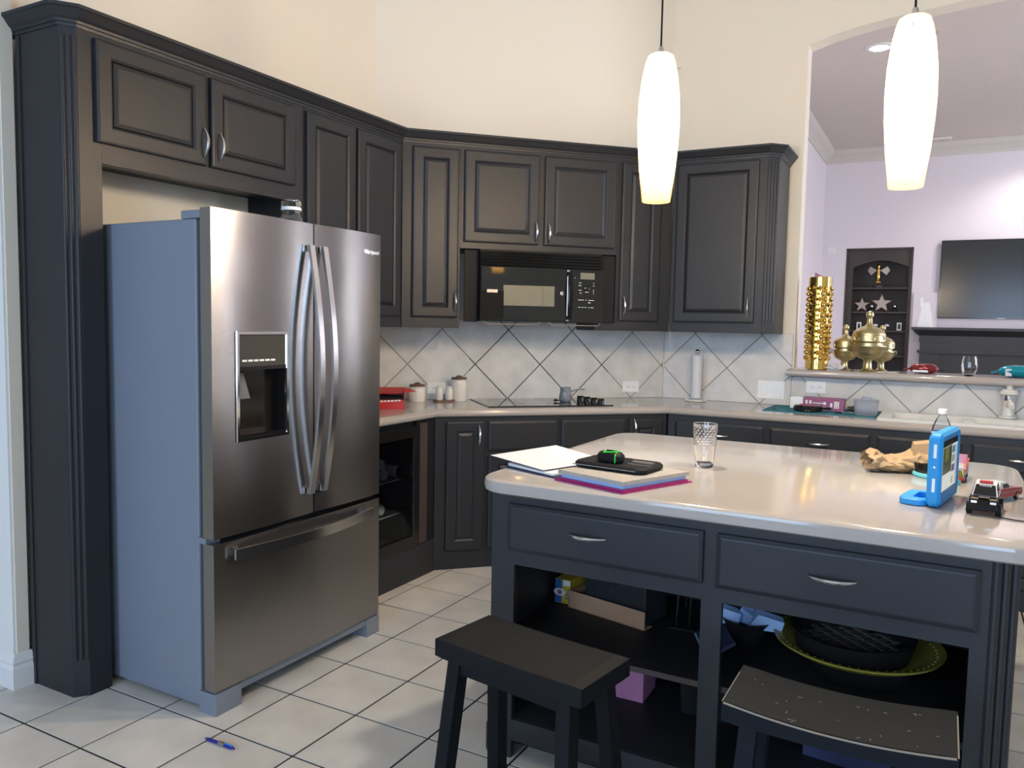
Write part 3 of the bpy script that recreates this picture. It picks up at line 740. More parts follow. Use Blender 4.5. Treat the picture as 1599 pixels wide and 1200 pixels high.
# ------------------------------------------------------------------ living room beyond the arch
YB = 11.0
struct(MB().box(-1.60, -1.46, 5.36, YB, 0, 3.65).build('wall_living_left', 'wall_lilac'))
NX0, NX1, NZ = -1.165, -.398, 2.425
m = MB(); m.box(-1.6, NX0, YB, YB+.1, 0, 3.65); m.box(NX1, 4.5, YB, YB+.1, 0, 3.65); m.box(NX0, NX1, YB, YB+.1, NZ, 3.65)
struct(m.build('wall_living_far', 'wall_lilac'))
m = MB(); m.box(4.4, 4.5, 5.36, 5.5, 0, 3.65); m.box(4.4, 4.5, 6.9, 10.3, 0, 3.65); m.box(4.4, 4.5, 10.7, YB, 0, 3.65); m.box(4.4, 4.5, 10.3, 10.7, 0, .7); m.box(4.4, 4.5, 10.3, 10.7, 2.9, 3.65); m.box(4.4, 4.5, 5.5, 6.9, 0, .6); m.box(4.4, 4.5, 5.5, 6.9, 3.0, 3.65)
struct(m.build('wall_living_right', 'wall_lilac'))
struct(MB().box(-1.6, 4.5, 5.36, YB+.1, 3.65, 3.7).build('ceiling_living_room', 'ceiling'))
cr = [(0, 3.50), (.012, 3.50), (.02, 3.53), (.05, 3.57), (.085, 3.60), (.10, 3.63), (.11, 3.65), (0, 3.65)]
struct(MB().sweep([(-1.46, 5.36), (-1.46, YB), (4.4, YB)], cr).build('trim_1', 'trimc'))
# recessed lights
def can_light(x, y, label, pw):
    t = thing('recessed_light', label, 'light', (x, y, 3.65), 0, 'recessed ceiling lights of the living room')
    MB().lathe([(.075, -.012), (.105, -.008), (.108, 0), (.075, 0)], 28, None, False, False).build('trim_ring', 'trimw', t, smooth=True)
    MB().lathe([(.077, -.006), (.077, -.002)], 28).build('lens', 'canlight', t)
    d = bpy.data.lights.new('can_glow', 'SPOT'); d.energy = pw; d.color = (1, .93, .88); d.spot_size = 2.5; d.spot_blend = .6; d.shadow_soft_size = .06
    o = bpy.data.objects.new('can_glow', d); C.objects.link(o); o.location = (0, 0, -.02); o.parent = t
can_light(-.585, 7.10, 'bright recessed ceiling light beside the right pendant lamp', 60)
can_light(1.0, 10.25, 'recessed ceiling light over the television wall', 60)
t = thing('ceiling_vent', 'small ceiling vent near the far living room wall', 'vent', (-.22, 10.72, 3.65))
MB().box(-.16, .16, -.06, .06, -.012, 0).build('frame', 'trimw', t)
for k in range(4): MB().box(-.14, .14, -.045+k*.025, -.030+k*.025, -.015, -.011).build('slat', 'trimc', t)

# built-in bookcase niche
t = thing('built_in_bookcase', 'dark brown built-in bookcase niche with arched head in the far wall', 'bookcase', (0, YB, 0))
m = MB(); m.box(NX0, NX1, .34, .36, 0, NZ); m.box(NX0, NX0+.02, -.004, .34, 0, NZ); m.box(NX1-.02, NX1, -.004, .34, 0, NZ); m.box(NX0, NX1, -.004, .34, NZ-.02, NZ)
m.build('case', 'brownwood', t)
xa, xb = NX0+.085, NX1-.045
m = MB(); m.box(NX0+.02, xa, .03, .05, 0, NZ-.02); m.box(xb, NX1-.02, .03, .05, 0, NZ-.02)
P = [(xa+(xb-xa)*k/12, 2.185+.085*math.sin(PI*k/12)) for k in range(13)]
m.loft([[(x, .03, z) for x, z in P]+[(xb, .03, NZ-.02), (xa, .03, NZ-.02)], [(x, .05, z) for x, z in P]+[(xb, .05, NZ-.02), (xa, .05, NZ-.02)]])
m.build('arched_face', 'brownwood', t)
for z in (1.935, 1.632, 1.396, 1.085, .80): MB().box(NX0+.02, NX1-.02, .05, .34, z-.022, z).build('shelf', 'brownwood', t)
def sh(z, x, y=.15): return (x, YB+y, z)
t = thing('trophy_figure', 'gold figurine trophy with ribbons on the top bookcase shelf', 'figurine', sh(1.935, -.79))
MB().lathe([(.06, 0), (.06, .03), (.02, .04), (.012, .07)], 16).build('base', 'brownwood', t)
MB().lathe([(.045, .062), (.045, .078)], 16).build('plate', 'gold', t)
MB().lathe([(.012, .078), (.022, .11), (.03, .15), (.018, .19), (.024, .22), (.012, .25), (.018, .28), (.002, .30)], 12).build('figure', 'gold', t, smooth=True)
for sx, a in ((-1, .5), (1, -.5)):
    MB().loft([[(sx*.02, 0, .22), (sx*.10, 0, .27), (sx*.13, .01, .22), (sx*.09, .01, .16)], [(sx*.02, .012, .22), (sx*.10, .012, .27), (sx*.13, .022, .22), (sx*.09, .022, .16)]]).build('ribbon', 'silver', t)
def star(x, r, label):
    P = []
    for k in range(10):
        rr = r if k % 2 == 0 else r*.45; a = PI/2+k*PI/5; P.append((rr*math.cos(a), rr*math.sin(a)))
    me = MB().prism(P, 0, .02, Rx(PI/2), inset=.008)
    tag(me.build('star_ornament', 'silver', None, (x, YB+.12, 1.632+r*.83), (0, 0, 0)), label, 'ornament', 'star ornaments')
star(-.965, .10, 'smaller silver star ornament at the left of the bookcase shelf')
star(-.735, .125, 'larger silver star ornament in the middle of the bookcase shelf')
for i, (x, lb) in enumerate(((-.845, 'tiny shiny figurine between the two star ornaments'), (-.58, 'tiny shiny figurine right of the larger star ornament'))):
    t = thing('small_figurine', lb, 'figurine', sh(1.632, x, .09), 0, 'small figurines')
    MB().lathe([(.028, 0), (.03, .01), (.016, .035), (.022, .05)], 12).build('base', 'black', t, smooth=True)
    MB().lathe([(.002, .045), (.018, .058), (.02, .07), (.012, .085), (.002, .09)], 12).build('head', 'chrome', t, smooth=True)
for x, lb in ((-.985, 'tiny white photo frame left of the gold urn on the bookcase'), (-.52, 'tiny white photo frame at the right of the lower bookcase shelf')):
    t = thing('photo_frame', lb, 'frame', sh(1.396, x, .10), 0, 'tiny photo frames')
    MB().rectprof(.055, .10, [(0, .012), (0, 0), (.010, 0), (.012, .004)], 0, .05).build('frame', 'white', t)
    MB().box(-.014, .014, .001, .006, .02, .08).build('picture', 'brownwood', t)
for k, x in enumerate((-.79, -.66)):
    t = thing('white_flower', ['white ceramic flower behind the gold urn finial', 'white ceramic flower beside the tiny frame on the lower shelf'][k], 'ornament', sh(1.396, x, .1))
    MB().lathe([(.02, 0), (.006, .01), (.006, .05)], 8).build('stem', 'green' if 0 else 'brownwood', t)
    MB().sphere((0, 0, .062), .03, 10, 1, 1, .6).build('bloom', 'white', t, smooth=True)
# television
t = thing('television', 'large black flat-screen television mounted on the far living room wall', 'television', (-.10, YB, 1.557))
MB().box(0, 1.66, -.055, -.02, 0, .931, bev=.004).build('casing', 'black', t)
MB().box(.008, 1.652, -.0575, -.05, .014, .923).build('screen', 'screen', t)
MB().box(.62, .70, -.058, -.052, -.002, .008).build('badge', 'silver', t)
MB().box(.6, 1.06, -.02, 0, .3, .65).build('wall_mount', 'blackm', t)
# fireplace mantel
t = thing('fireplace_mantel', 'dark carved fireplace mantel below the television', 'mantel', (0, YB, 0))
MB().box(-.372, 1.95, -.26, 0, 1.412, 1.444).build('shelf', 'mantel', t)
MB().loft([[(-.36, -.25, 1.412), (1.94, -.25, 1.412), (1.94, 0, 1.412), (-.36, 0, 1.412)], [(-.29, -.17, 1.345), (1.87, -.17, 1.345), (1.87, 0, 1.345), (-.29, 0, 1.345)]]).build('cove', 'mantel', t)
MB().box(-.28, 1.86, -.16, 0, 1.285, 1.345).build('frieze', 'mantel', t)
MB().box(-.285, 1.865, -.165, 0, 1.270, 1.285).build('bead', 'mantel', t)
MB().box(-.27, 1.85, -.15, 0, 1.165, 1.270).build('frieze', 'mantel', t)
MB().box(-.30, 1.88, -.18, 0, 1.135, 1.165).build('band', 'mantel', t)
for x in (-.27, 1.63):
    l_ = MB().box(x, x+.22, -.15, 0, 0, 1.135).build('pilaster', 'mantel', t)
    MB().rectprof(.16, .9, [(0, -.149), (0, -.155), (.02, -.155), (.025, -.150)], x+.11, .55).build('panel', 'mantel', l_)
MB().box(-.05, 1.63, -.12, 0, .80, 1.135).build('header', 'mantel', t)
MB().box(.05, 1.53, -.05, 0, 0, .80).build('firebox', 'blackm', t)
# picture leaning on the mantel: pale canvas with two figures in formal wear, kept generic
t = thing('canvas_picture', 'pale canvas picture with a white gown leaning on the mantel', 'picture', (-.235, YB-.035, 1.444))
MB().box(-.135, .135, 0, .02, 0, .42).build('canvas', 'wall_lilac', t)
m = MB(); m.loft([[(-.03, -.002, .30), (.04, -.002, .30), (.10, -.002, .0), (-.08, -.002, .0)][::1], [(-.03, .001, .30), (.04, .001, .30), (.10, .001, .0), (-.08, .001, .0)]]); m.build('gown', 'white', t)
MB().box(-.06, -.03, -.0025, .001, .24, .36).build('sleeve', 'white', t)
# wall switch on the lilac wall
t = thing('wall_switch', 'white switch plate on the living room wall beside the bookcase', 'switch', (-1.345, YB, 2.36))
MB().box(-.05, .05, -.008, 0, 0, .09).build('plate', 'trimw', t); MB().box(-.008, .008, -.014, -.006, .03, .06).build('toggle', 'trimw', t)

# ------------------------------------------------------------------ things on the bar ledge
LZ = 1.150
t = thing('gold_vase', 'tall cylindrical gold vase covered in knobs on the ledge', 'vase', (-.690, 5.19, LZ))
vh, vr = .565, .066
MB().lathe([(.058, 0), (.066, .004), (.066, vh-.002), (.064, vh), (.058, vh), (.058, .03)], 40, None, True, True).build('vase_body', 'gold', t, smooth=True)
knob = MB()
for r_ in range(14):
    for c_ in range(11):
        a = 2*PI*(c_+r_*.5)/11; z = .072+r_*.0325
        if (c_+r_//2) % 3 == 0:
            knob.lathe([(.014, -.003), (.0145, .004), (.011, .011), (.005, .0145), (.001, .015)], 9, Rz(a) @ T(vr-.002, 0, z) @ Ry(PI/2))
        else:
            knob.lathe([(.0235, -.002), (.012, .007), (.0085, .013), (.001, .016)], 4, Rz(a) @ T(vr-.002, 0, z) @ Ry(PI/2))
knob.build('relief_knobs', 'gold', t, smooth=True)['kind'] = 'stuff'
t = thing('wall_card', 'mauve card standing behind the gold vase', 'card', (-.70, 5.275, LZ))
MB().loft([[(-.035, 0, 0), (.06, 0, 0), (.06, 0, .555), (-.035, 0, .60)], [(-.035, .003, 0), (.06, .003, 0), (.06, .003, .555), (-.035, .003, .60)]]).build('card_sheet', 'pink', t)
def urn(x, y, s_, label):
    t = thing('gold_urn', label, 'urn', (x, y, LZ), 0, 'lidded gold urns')
    q = lambda P: [(r*s_, z*s_) for r, z in P]
    MB().lathe(q([(.046, 0), (.048, .006), (.034, .010), (.025, .022), (.022, .060), (.028, .074), (.058, .084), (.078, .098), (.090, .120), (.095, .148), (.100, .153), (.100, .158), (.086, .160)]), 30).build('bowl', 'goldp', t, smooth=True)
    l_ = MB().lathe(q([(.080, .160), (.080, .172), (.091, .180), (.093, .188), (.090, .195), (.091, .225), (.086, .238), (.070, .252), (.045, .266), (.024, .276), (.016, .290), (.0145, .312), (.013, .318), (.020, .330), (.0225, .344), (.016, .357), (.003, .363)]), 30).build('lid', 'goldp', t, smooth=True)
    for k in range(6):
        a = 2*PI*k/6+.3
        P = [(math.cos(b)*.035*s_, math.sin(b)*.030*s_) for b in [PI*i/8 for i in range(9)]]
        MB().tube([Vector((math.cos(a+p[0]/(.09*s_))*.0915*s_, math.sin(a+p[0]/(.09*s_))*.0915*s_, .190*s_+p[1]*1.1)) for p in P], .003*s_, 5).build('arch_trim', 'goldp', l_)
    for sx in (-1, 1):
        MB().tube([(sx*.090*s_, 0, .13*s_), (sx*.106*s_, 0, .138*s_), (sx*.108*s_, 0, .158*s_), (sx*.092*s_, 0, .164*s_)], .0045*s_, 6).build('handle', 'goldp', t)
urn(-.402, 5.19, 1.0, 'large gold lidded urn in the middle of the ledge')
urn(-.541, 5.30, .77, 'small gold lidded urn between the gold vase and the large urn')
urn(-.340, 5.36, .77, 'small gold lidded urn half hidden behind the large urn')
t = thing('tissue', 'crumpled white tissue beside the small gold urn', 'tissue', (-.585, 5.18, LZ))
r = random.Random(5); m = MB()
rings = []
for k in range(9):
    th = PI*k/8; rings.append([((.045*math.sin(th)+.002)*(1+.35*r.uniform(-1, 1))*math.cos(2*PI*i/10), (.03*math.sin(th)+.002)*(1+.35*r.uniform(-1, 1))*math.sin(2*PI*i/10), .020-.019*math.cos(th)) for i in range(10)])
m.loft(rings).build('sheet', 'paper', t)
for x, w_, lb in ((-.77, .05, 'flat white paper scrap at the left end of the ledge'), (-.30, .06, 'flat white doily under the small rear urn')):
    m = MB(); m.prism(rrect(x-w_, x+w_, 5.15 if x < -.5 else 5.21, 5.24, .02, 4), LZ, LZ+.003); tag(m.build('paper_scrap', 'paper'), lb, 'paper')
def pillow_bag(name, label, cat, x, y, L, W_, H, mt, rz, seed, bands):
    t = thing(name, label, cat, (x, y, LZ), rz); r = random.Random(seed); rings = []; n = 14
    for k in range(n+1):
        u = -1+2*k/n; f = max(.0, 1-abs(u)**3.2)**.6
        rings.append([(u*L/2, (W_/2)*(f+.12)*math.cos(a)*(1+.08*r.uniform(-1, 1)), H/2+(H/2)*(f*.96+.04)*math.sin(a)*(1+.06*r.uniform(-1, 1))*(1 if math.sin(a) > 0 else .98)) for a in [2*PI*i/14 for i in range(14)]])
    for rg_ in rings:
        for i, p in enumerate(rg_): rg_[i] = (p[0], p[1], max(p[2], .001))
    MB().loft(rings).build('pouch', mt, t, smooth=True)
    for (a, b, z0, z1, mm) in bands:
        MB().box(a, b, -W_/2*1.06, -W_/2*.9, z0, z1).build('printed_band', mm, t)
    for sx in (-1, 1):
        MB().loft([[(sx*L/2*.97, -W_*.22, H*.4), (sx*L/2*.97, W_*.22, H*.4), (sx*L/2*.97, W_*.22, H*.55), (sx*L/2*.97, -W_*.22, H*.55)], [(sx*(L/2+.03), -W_*.34, H*.30), (sx*(L/2+.03), W_*.34, H*.34), (sx*(L/2+.03), W_*.34, H*.42), (sx*(L/2+.03), -W_*.34, H*.38)]]).build('twisted_end', mt if sx < 0 else 'plastic', t)
pillow_bag('bread_bag', 'maroon shiny snack bag lying on the ledge', 'bag', -.100, 5.19, .155, .085, .062, 'maroonbag', .05, 2, [(-.06, .02, .012, .024, 'white')])
pillow_bag('chip_bag', 'teal foil snack bag lying at the right end of the ledge', 'bag', .365, 5.19, .20, .10, .070, 'tealbag', -.1, 4, [(-.06, -.03, .01, .05, 'silver')])
t = thing('stemless_glass', 'clear stemless wine glass on the ledge between the snack bags', 'glass', (.127, 5.18, LZ))
MB().lathe([(.022, 0), (.028, .004), (.038, .03), (.0405, .055), (.037, .09), (.033, .112), (.0318, .112), (.0355, .09), (.039, .055), (.0365, .031), (.026, .010), (.002, .008)], 28).build('bowl', 'glass', t, smooth=True)

# ------------------------------------------------------------------ outlets and switches
def plate(wn, s, z, w_, h_, label, kind, n):
    t = thing('wall_outlet' if kind == 'outlet' else 'light_switch', label, 'outlet' if kind == 'outlet' else 'switch', wl(wn, s, WALL[wn]-.0095, z), ANG[wn])
    MB().rectprof(w_, h_, [(0, 0), (0, -.004), (.003, -.006)]).build('cover_plate', 'white', t)
    for k in range(n):
        x = (k-(n-1)/2)*(.046 if kind != 'outlet' else .040)
        if kind == 'outlet':
            sck = MB().lathe([(.0165, 0), (.0165, .0015)], 16, T(x, -.006, 0) @ Rx(PI/2)).build('socket', 'white', t)
            for dx, dz, a, b in ((-.007, .006, .0035, .0012), (-.007, -.006, .0035, .0012)): MB().box(x+dx-a*.5, x+dx+a, -.0083, -.0074, dz-b, dz+b).build('slot', 'blackm', sck)
            MB().box(x+.005, x+.010, -.0083, -.0074, -.0025, .0025).build('slot', 'blackm', sck)
        else:
            MB().box(x-.004, x+.004, -.016, -.005, -.003, .011).build('toggle', 'white', t)
            for dz in (-.03, .03): MB().lathe([(.003, 0), (.003, .001)], 8, T(x, -.006, dz) @ Rx(PI/2)).build('screw', 'steel', t)
plate(2, 2.262, .990, .118, .072, 'white double outlet on the tiles right of the cooktop', 'outlet', 2)
plate(2, .945, .986, .118, .072, 'white outlet behind the salt and pepper shakers', 'outlet', 2)
plate(3, -.957, 1.008, .165, .115, 'white triple light switch plate below the end wall cabinet', 'switch', 3)
plate(3, -.687, 1.040, .118, .076, 'white double outlet under the ledge above the purple box', 'outlet', 2)

# ------------------------------------------------------------------ cooktop and what stands on the diagonal counter
CZ = .915
t = thing('cooktop', 'black glass cooktop set in the diagonal worktop', 'cooktop', wl(2, 1.155, 4.372, CZ), ANG[2])
MB().box(0, .775, 0, .462, 0, .006, bev=.002).build('glass_top', 'blackglass', t)
for i, (x, y, rr) in enumerate(((.16, .12, .085), (.16, .35, .065), (.48, .35, .085), (.46, .12, .065))):
    MB().lathe([(rr, .0062), (rr, .0066), (rr-.004, .0066), (rr-.004, .0062)], 36, T(x, y, 0), False, False).build('burner_ring', 'silver', t)
for i in range(4):
    x, y = .712-.020*i, .050+i*.062
    k_ = MB().lathe([(.022, .006), (.021, .012), (.018, .030), (.014, .032)], 18, T(x, y, 0)).build('knob', 'black', t, smooth=True)
    MB().box(x-.020, x+.020, y-.005, y+.005, .020, .040).build('grip', 'black', k_)
t = thing('coffee_pot', 'small grey long-handled coffee pot on the cooktop', 'pot', (-2.045, 4.452, CZ+.0068), .35)
MB().lathe([(.030, 0), (.036, .006), (.039, .025), (.036, .045), (.0325, .060), (.034, .088), (.032, .088), (.030, .06), (.033, .03), (.002, .006)], 26).build('pot_body', 'greypot', t, smooth=True)
MB().tube([(.030, 0, .062), (.055, 0, .072), (.085, 0, .080), (.12, 0, .080)], [.005, .004, .004, .005], 8).build('handle', 'steel', t, smooth=True)
t = thing('measuring_spoon', 'tiny black spoon lying beside the coffee pot', 'spoon', (-2.085, 4.40, CZ+.0068))
MB().sphere((0, 0, .009), .014, 10, 1, 1, .6).build('bowl', 'black', t, smooth=True); MB().tube([(.01, .01, .008), (.035, .03, .006)], .004, 6).build('stem', 'black', t)
def canister(x, y, r_, h_, label, knob=True):
    t = thing('canister', label, 'canister', (x, y, CZ), .4, 'white ceramic canisters')
    MB().lathe([(r_*.93, 0), (r_, .006), (r_, h_*.80), (r_*.95, h_*.88), (r_*.88, h_*.93), (r_*.90, h_)], 28).build('jar', 'ceramic', t, smooth=True)
    l_ = MB().lathe([(r_*.94, h_), (r_*.96, h_+.003), (r_*.96, h_+.010), (r_*.92, h_+.012)], 28).build('lid', 'wood', t)
    MB().tube([(-.018, 0, h_+.011), (-.010, 0, h_+.020), (.010, 0, h_+.020), (.018, 0, h_+.011)], .005, 6).build('lid_grip', 'wood', l_)
canister(-2.622, 4.135, .050, .132, 'tall white ceramic canister with wooden lid left of the cooktop')
canister(-2.800, 3.945, .050, .090, 'short white ceramic canister with wooden lid behind the red box')
t = thing('wooden_tray', 'small round-edged wooden tray under the shakers', 'tray', (-2.662, 4.030, CZ), .75)
MB().prism(rrect(-.066, .066, -.036, .036, .03, 5), 0, .010).build('board', 'wood', t)
for i, (dx, lb) in enumerate(((-.030, 'left white ceramic shaker on the little wooden tray'), (.030, 'right white ceramic shaker on the little wooden tray'))):
    c = Rz(.75) @ Vector((dx, 0, 0))
    t = thing('shaker', lb, 'shaker', (-2.662+c.x, 4.030+c.y, CZ+.010), 0, 'ceramic shakers')
    MB().lathe([(.021, 0), (.0235, .004), (.0235, .055), (.021, .066), (.017, .070)], 20).build('shaker_body', 'ceramic', t, smooth=True)
    MB().lathe([(.017, .070), (.0195, .073), (.0195, .080), (.016, .083)], 20).build('rim', 'ceramic', t, smooth=True)
# red torn-open box
t = thing('red_snack_box', 'open red snack box with torn flap beside the refrigerator', 'box', (-2.70, 3.52, CZ), .62)
bx, by, bh = .19, .11, .11
m = MB(); m.box(-bx/2, bx/2, -by/2, -by/2+.002, 0, bh*.48); m.box(-bx/2, bx/2, by/2-.002, by/2, 0, bh); m.box(-bx/2, -bx/2+.002, -by/2, by/2, 0, bh); m.box(bx/2-.002, bx/2, -by/2, by/2, 0, bh); m.box(-bx/2, bx/2, -by/2, by/2, 0, .002)
m.build('carton', 'red', t)
m = MB(); m.loft([[(-bx/2, -by/2-.004, bh*.78), (bx/2*.6, -by/2-.004, bh*.80), (bx/2+.06, -by*.1, bh*.86), (bx/2, by/2, bh), (-bx/2, by/2, bh)], [(-bx/2, -by/2-.004, bh*.78+.003), (bx/2*.6, -by/2-.004, bh*.80+.003), (bx/2+.06, -by*.1, bh*.86+.003), (bx/2, by/2, bh+.003), (-bx/2, by/2, bh+.003)]]); m.build('torn_flap', 'red', t)
MB().box(-bx/2+.01, bx/2-.012, -by/2+.003, by/2-.004, .003, bh*.62).build('dark_contents', 'blackm', t)
m = MB()
for k in range(7): m.box(-.055+k*.019, -.041+k*.019, -by/2-.0012, -by/2+.001, .037+k*.0012, .046+k*.0012)
m.build('white_print', 'white', t)
MB().box(-.09, -.065, -by/2-.0012, -by/2+.001, .006, .030).build('print_patch', 'card', t)
MB().box(-bx/2-.0012, -bx/2+.001, -by/2+.01, by/2-.01, .01, .09).build('white_panel', 'white', t)
t = thing('black_bottle', 'black container behind the red box by the refrigerator', 'container', (-2.86, 3.58, CZ))
MB().lathe([(.042, 0), (.045, .01), (.045, .11), (.03, .14), (.022, .15), (.02, .165)], 20).build('container_body', 'blackm', t, smooth=True)

# ------------------------------------------------------------------ things on the sink counter
t = thing('paper_towel_holder', 'white paper towel roll on a scalloped holder under the end cabinet', 'holder', (-1.405, 5.09, CZ))
MB().lathe([(.060, 0), (.066, .004), (.062, .010), (.02, .014), (.012, .02)], 24).build('base', 'enamel', t, smooth=True)
for k in range(8):
    a = 2*PI*k/8; MB().sphere((math.cos(a)*.064, math.sin(a)*.064, .009), .008, 8).build('bead', 'enamel', t, smooth=True)
MB().lathe([(.034, .022), (.0345, .03), (.0345, .29), (.034, .298), (.015, .298)], 24).build('paper_roll', 'paper', t, smooth=True)
MB().sphere((0, 0, .322), .017, 12).build('glass_knob', 'chrome', t, smooth=True)
MB().lathe([(.006, .295), (.006, .308)], 10).build('rod', 'steel', t)
for x0, x1, lb in ((-.925, -.588, 'left teal drying mat on the sink counter'), (-.582, -.315, 'right teal drying mat touching the sink rim')):
    m = MB(); m.loft([[(x0, 4.79, CZ), (x1, 4.775, CZ), (x1+.005, 5.16, CZ), (x0+.005, 5.16, CZ)], [(x0, 4.79, CZ+.004), (x1, 4.775, CZ+.004), (x1+.005, 5.16, CZ+.004), (x0+.005, 5.16, CZ+.004)]])
    tag(m.build('drying_mat', 'teal'), lb, 'mat', 'teal drying mats')
MZ = CZ+.004
t = thing('round_lid', 'black round pan lid lying on the teal mat', 'lid', (-.685, 4.895, MZ))
t.scale = (1.3, 1.3, 1.35)
MB().lathe([(.058, 0), (.062, .004), (.062, .020), (.056, .026)], 30).build('drum', 'black', t, smooth=True)
MB().loft([[(.05, -.016, .012), (.05, .016, .012), (.05, .016, .022), (.05, -.016, .022)], [(.10, -.012, .012), (.10, .012, .012), (.10, .012, .020), (.10, -.012, .020)]]).build('lug', 'black', t)
MB().lathe([(.040, .026), (.036, .029), (.01, .030)], 24).build('inner_disc', 'purple', t, smooth=True)
t = thing('appliance_box', 'purple hand-blender box lying open on the teal mats', 'box', (-.625, 5.035, MZ), -.05)
MB().box(-.105, .125, -.035, .035, 0, .072).build('carton', 'purple', t)
m = MB(); m.loft([[(-.105, -.035, .0), (-.105, -.035, .072), (-.105, -.0335, .072), (-.105, -.0335, 0)], [(-.175, -.05, .004), (-.175, -.05, .070), (-.175, -.0485, .070), (-.175, -.0485, .004)]]); m.box(-.165, -.105, -.035, .03, .0705, .0725); m.build('open_flap', 'white', t)
m = MB(); m.box(-.050, .012, -.0362, -.034, .038, .043); m.box(.012, .026, -.0362, -.034, .032, .049); m.build('blender_picture', 'white', t)
m = MB()
for k in range(3): m.box(.072+k*.010, .079+k*.010, -.0362, -.034, .014, .056)
m.box(.05, .062, -.0362, -.034, .022, .045)
for k in range(2): m.box(-.090+k*.022, -.078+k*.022, -.0362, -.034, .02, .055)
m.build('white_print', 'white', t)
t = thing('plastic_container', 'translucent plastic tub with lid on the right teal mat', 'container', (-.375, 4.895, MZ))
t.scale = (1.15, 1.15, 1.22)
MB().lathe([(.048, 0), (.052, .004), (.056, .058), (.058, .062), (.054, .062), (.050, .006), (.002, .004)], 28).build('tub', 'frost', t, smooth=True)
MB().lathe([(.058, .062), (.058, .070), (.050, .072), (.046, .066), (.022, .066), (.022, .080), (.018, .082)], 28).build('lid', 'frost', t, smooth=True)
t = thing('scissors', 'small black scissors on the teal mat beside the tub', 'scissors', (-.485, 4.89, MZ), .3)
for k in (-1, 1):
    MB().tube([(-.035+.016*math.cos(a), k*.014+.011*math.sin(a), .005) for a in [2*PI*i/12 for i in range(13)]], .0035, 6).build('finger_ring', 'black', t)
    MB().tube([(-.02, k*.010, .005), (.045, -k*.006, .005)], .003, 6).build('blade', 'steel', t)
t = thing('bottle_stopper', 'small brown stopper beside the purple box', 'stopper', (-.475, 5.02, MZ))
MB().lathe([(.012, 0), (.013, .02), (.017, .022), (.017, .034), (.012, .036)], 14, Ry(PI/2) @ T(-.018, 0, -.01)).build('cork', 'brownwood', t)
t = thing('green_scrap', 'tiny dark green scrap on the left teal mat', 'scrap', (-.865, 4.845, MZ))
MB().sphere((0, 0, .005), .012, 10, 1.3, .8, .4).build('leaf', mat('dark_leaf', (.02, .12, .09), .5), t, smooth=True)
# ------------------------------------------------------------------ things on the island
t = thing('tumbler', 'clear tumbler with diamond-cut upper half on the island', 'glass', (-.712, 2.715, CZ))
MB().lathe([(.028, 0), (.031, .004), (.0335, .03), (.0415, .148), (.0425, .152), (.0405, .152), (.0395, .145), (.031, .03), (.027, .016), (.002, .014)], 32).build('cup', 'glass', t, smooth=True)
cut = MB()
for r_ in range(7):
    for c_ in range(18):
        a = 2*PI*(c_+.5*(r_ % 2))/18; z = .082+r_*.0095; rr = .0335+(.0415-.0335)*(z-.03)/.118
        cut.lathe([(.0052, -.0005), (.0005, .0024)], 4, Rz(a) @ T(rr-.0002, 0, z) @ Ry(PI/2))
cut.build('cut_facets', 'glass', t)['kind'] = 'stuff'
# open binder
t = thing('ring_binder', 'open navy and magenta binder full of papers on the island', 'binder', (-1.005, 2.365, CZ), 0)
A = [(-1.27+1.005, 2.30-2.365), (-1.045+1.005, 2.215-2.365), (-.925+1.005, 2.50-2.365), (-1.21+1.005, 2.66-2.365)]
def slab(P, z0, z1): return MB().prism(P, z0, z1)
cov_l = [(-.275, -.045), (-.045, -.135), (.075, .125), (-.185, .285)]
cov_r = [(-.040, -.155), (.215, -.235), (.335, .055), (.080, .130)]
slab(cov_l, .0, .004).build('left_cover', 'navy', t)
slab(cov_r, .0, .004).build('right_cover', 'magenta', t)
MB().prism([(-.045, -.135), (-.040, -.155), (.080, .130), (.075, .125)], .0, .006).build('spine', 'navy', t)
m = MB()
m.loft([[(-.345, -.025, .030), (-.10, -.115, .018), (.01, .165, .020), (-.245, .285, .034)], [(-.345, -.025, .0312), (-.10, -.115, .0192), (.01, .165, .0212), (-.245, .285, .0352)]])
m.build('loose_sheet', 'paper', t)
MB().loft([[(-.265, -.045, .006), (-.06, -.128, .006), (.060, .125, .006), (-.180, .275, .006)], [(-.265, -.045, .016), (-.06, -.128, .012), (.060, .125, .012), (-.180, .275, .018)]]).build('left_papers', 'paper', t)
shr = lambda k: [(x*(1-k)+.148*k, y*(1-k)-.05*k) for x, y in cov_r]
slab(shr(.06), .0045, .010).build('magenta_folder', 'magenta', t)
slab(shr(.10), .0105, .022).build('blue_folder', 'lightblue', t)
slab(shr(.05), .0225, .034).build('newspaper', 'newsprint', t)
MB().box(-.02, .02, -.008, .008, .004, .018, T(-.01, -.10, 0) @ Rz(1.15)).build('ring_clasp', 'steel', t)
t = thing('zip_case', 'black zip tablet case on top of the binder papers', 'case', (-.888, 2.352, CZ+.0345), -.12)
rings = [[(x, y, z) for x, y in rrect(-.125+i_, .125-i_, -.082+i_, .082-i_, .03-i_*.5, 5)] for i_, z in ((.006, 0), (.0, .006), (0, .014), (.006, .020))]
MB().loft(rings).build('case_body', 'blackm', t, smooth=True)
m = MB(); m.tube([(-.12, -.083, .010), (.10, -.083, .010)], .0016, 6); m.tube([(.03, -.02, .0205), (.12, -.02, .0205)], .0014, 6); m.build('zip', 'steel', t)
MB().box(-.035, .035, -.010, .010, 0, .004, T(.075, .02, .020)).build('pull_tab', 'silver', t)
t = thing('small_pouch', 'small black pouch with neon green zip on the tablet case', 'pouch', (-.905, 2.325, CZ+.055), -.15)
t.scale = (.72, .72, .72)
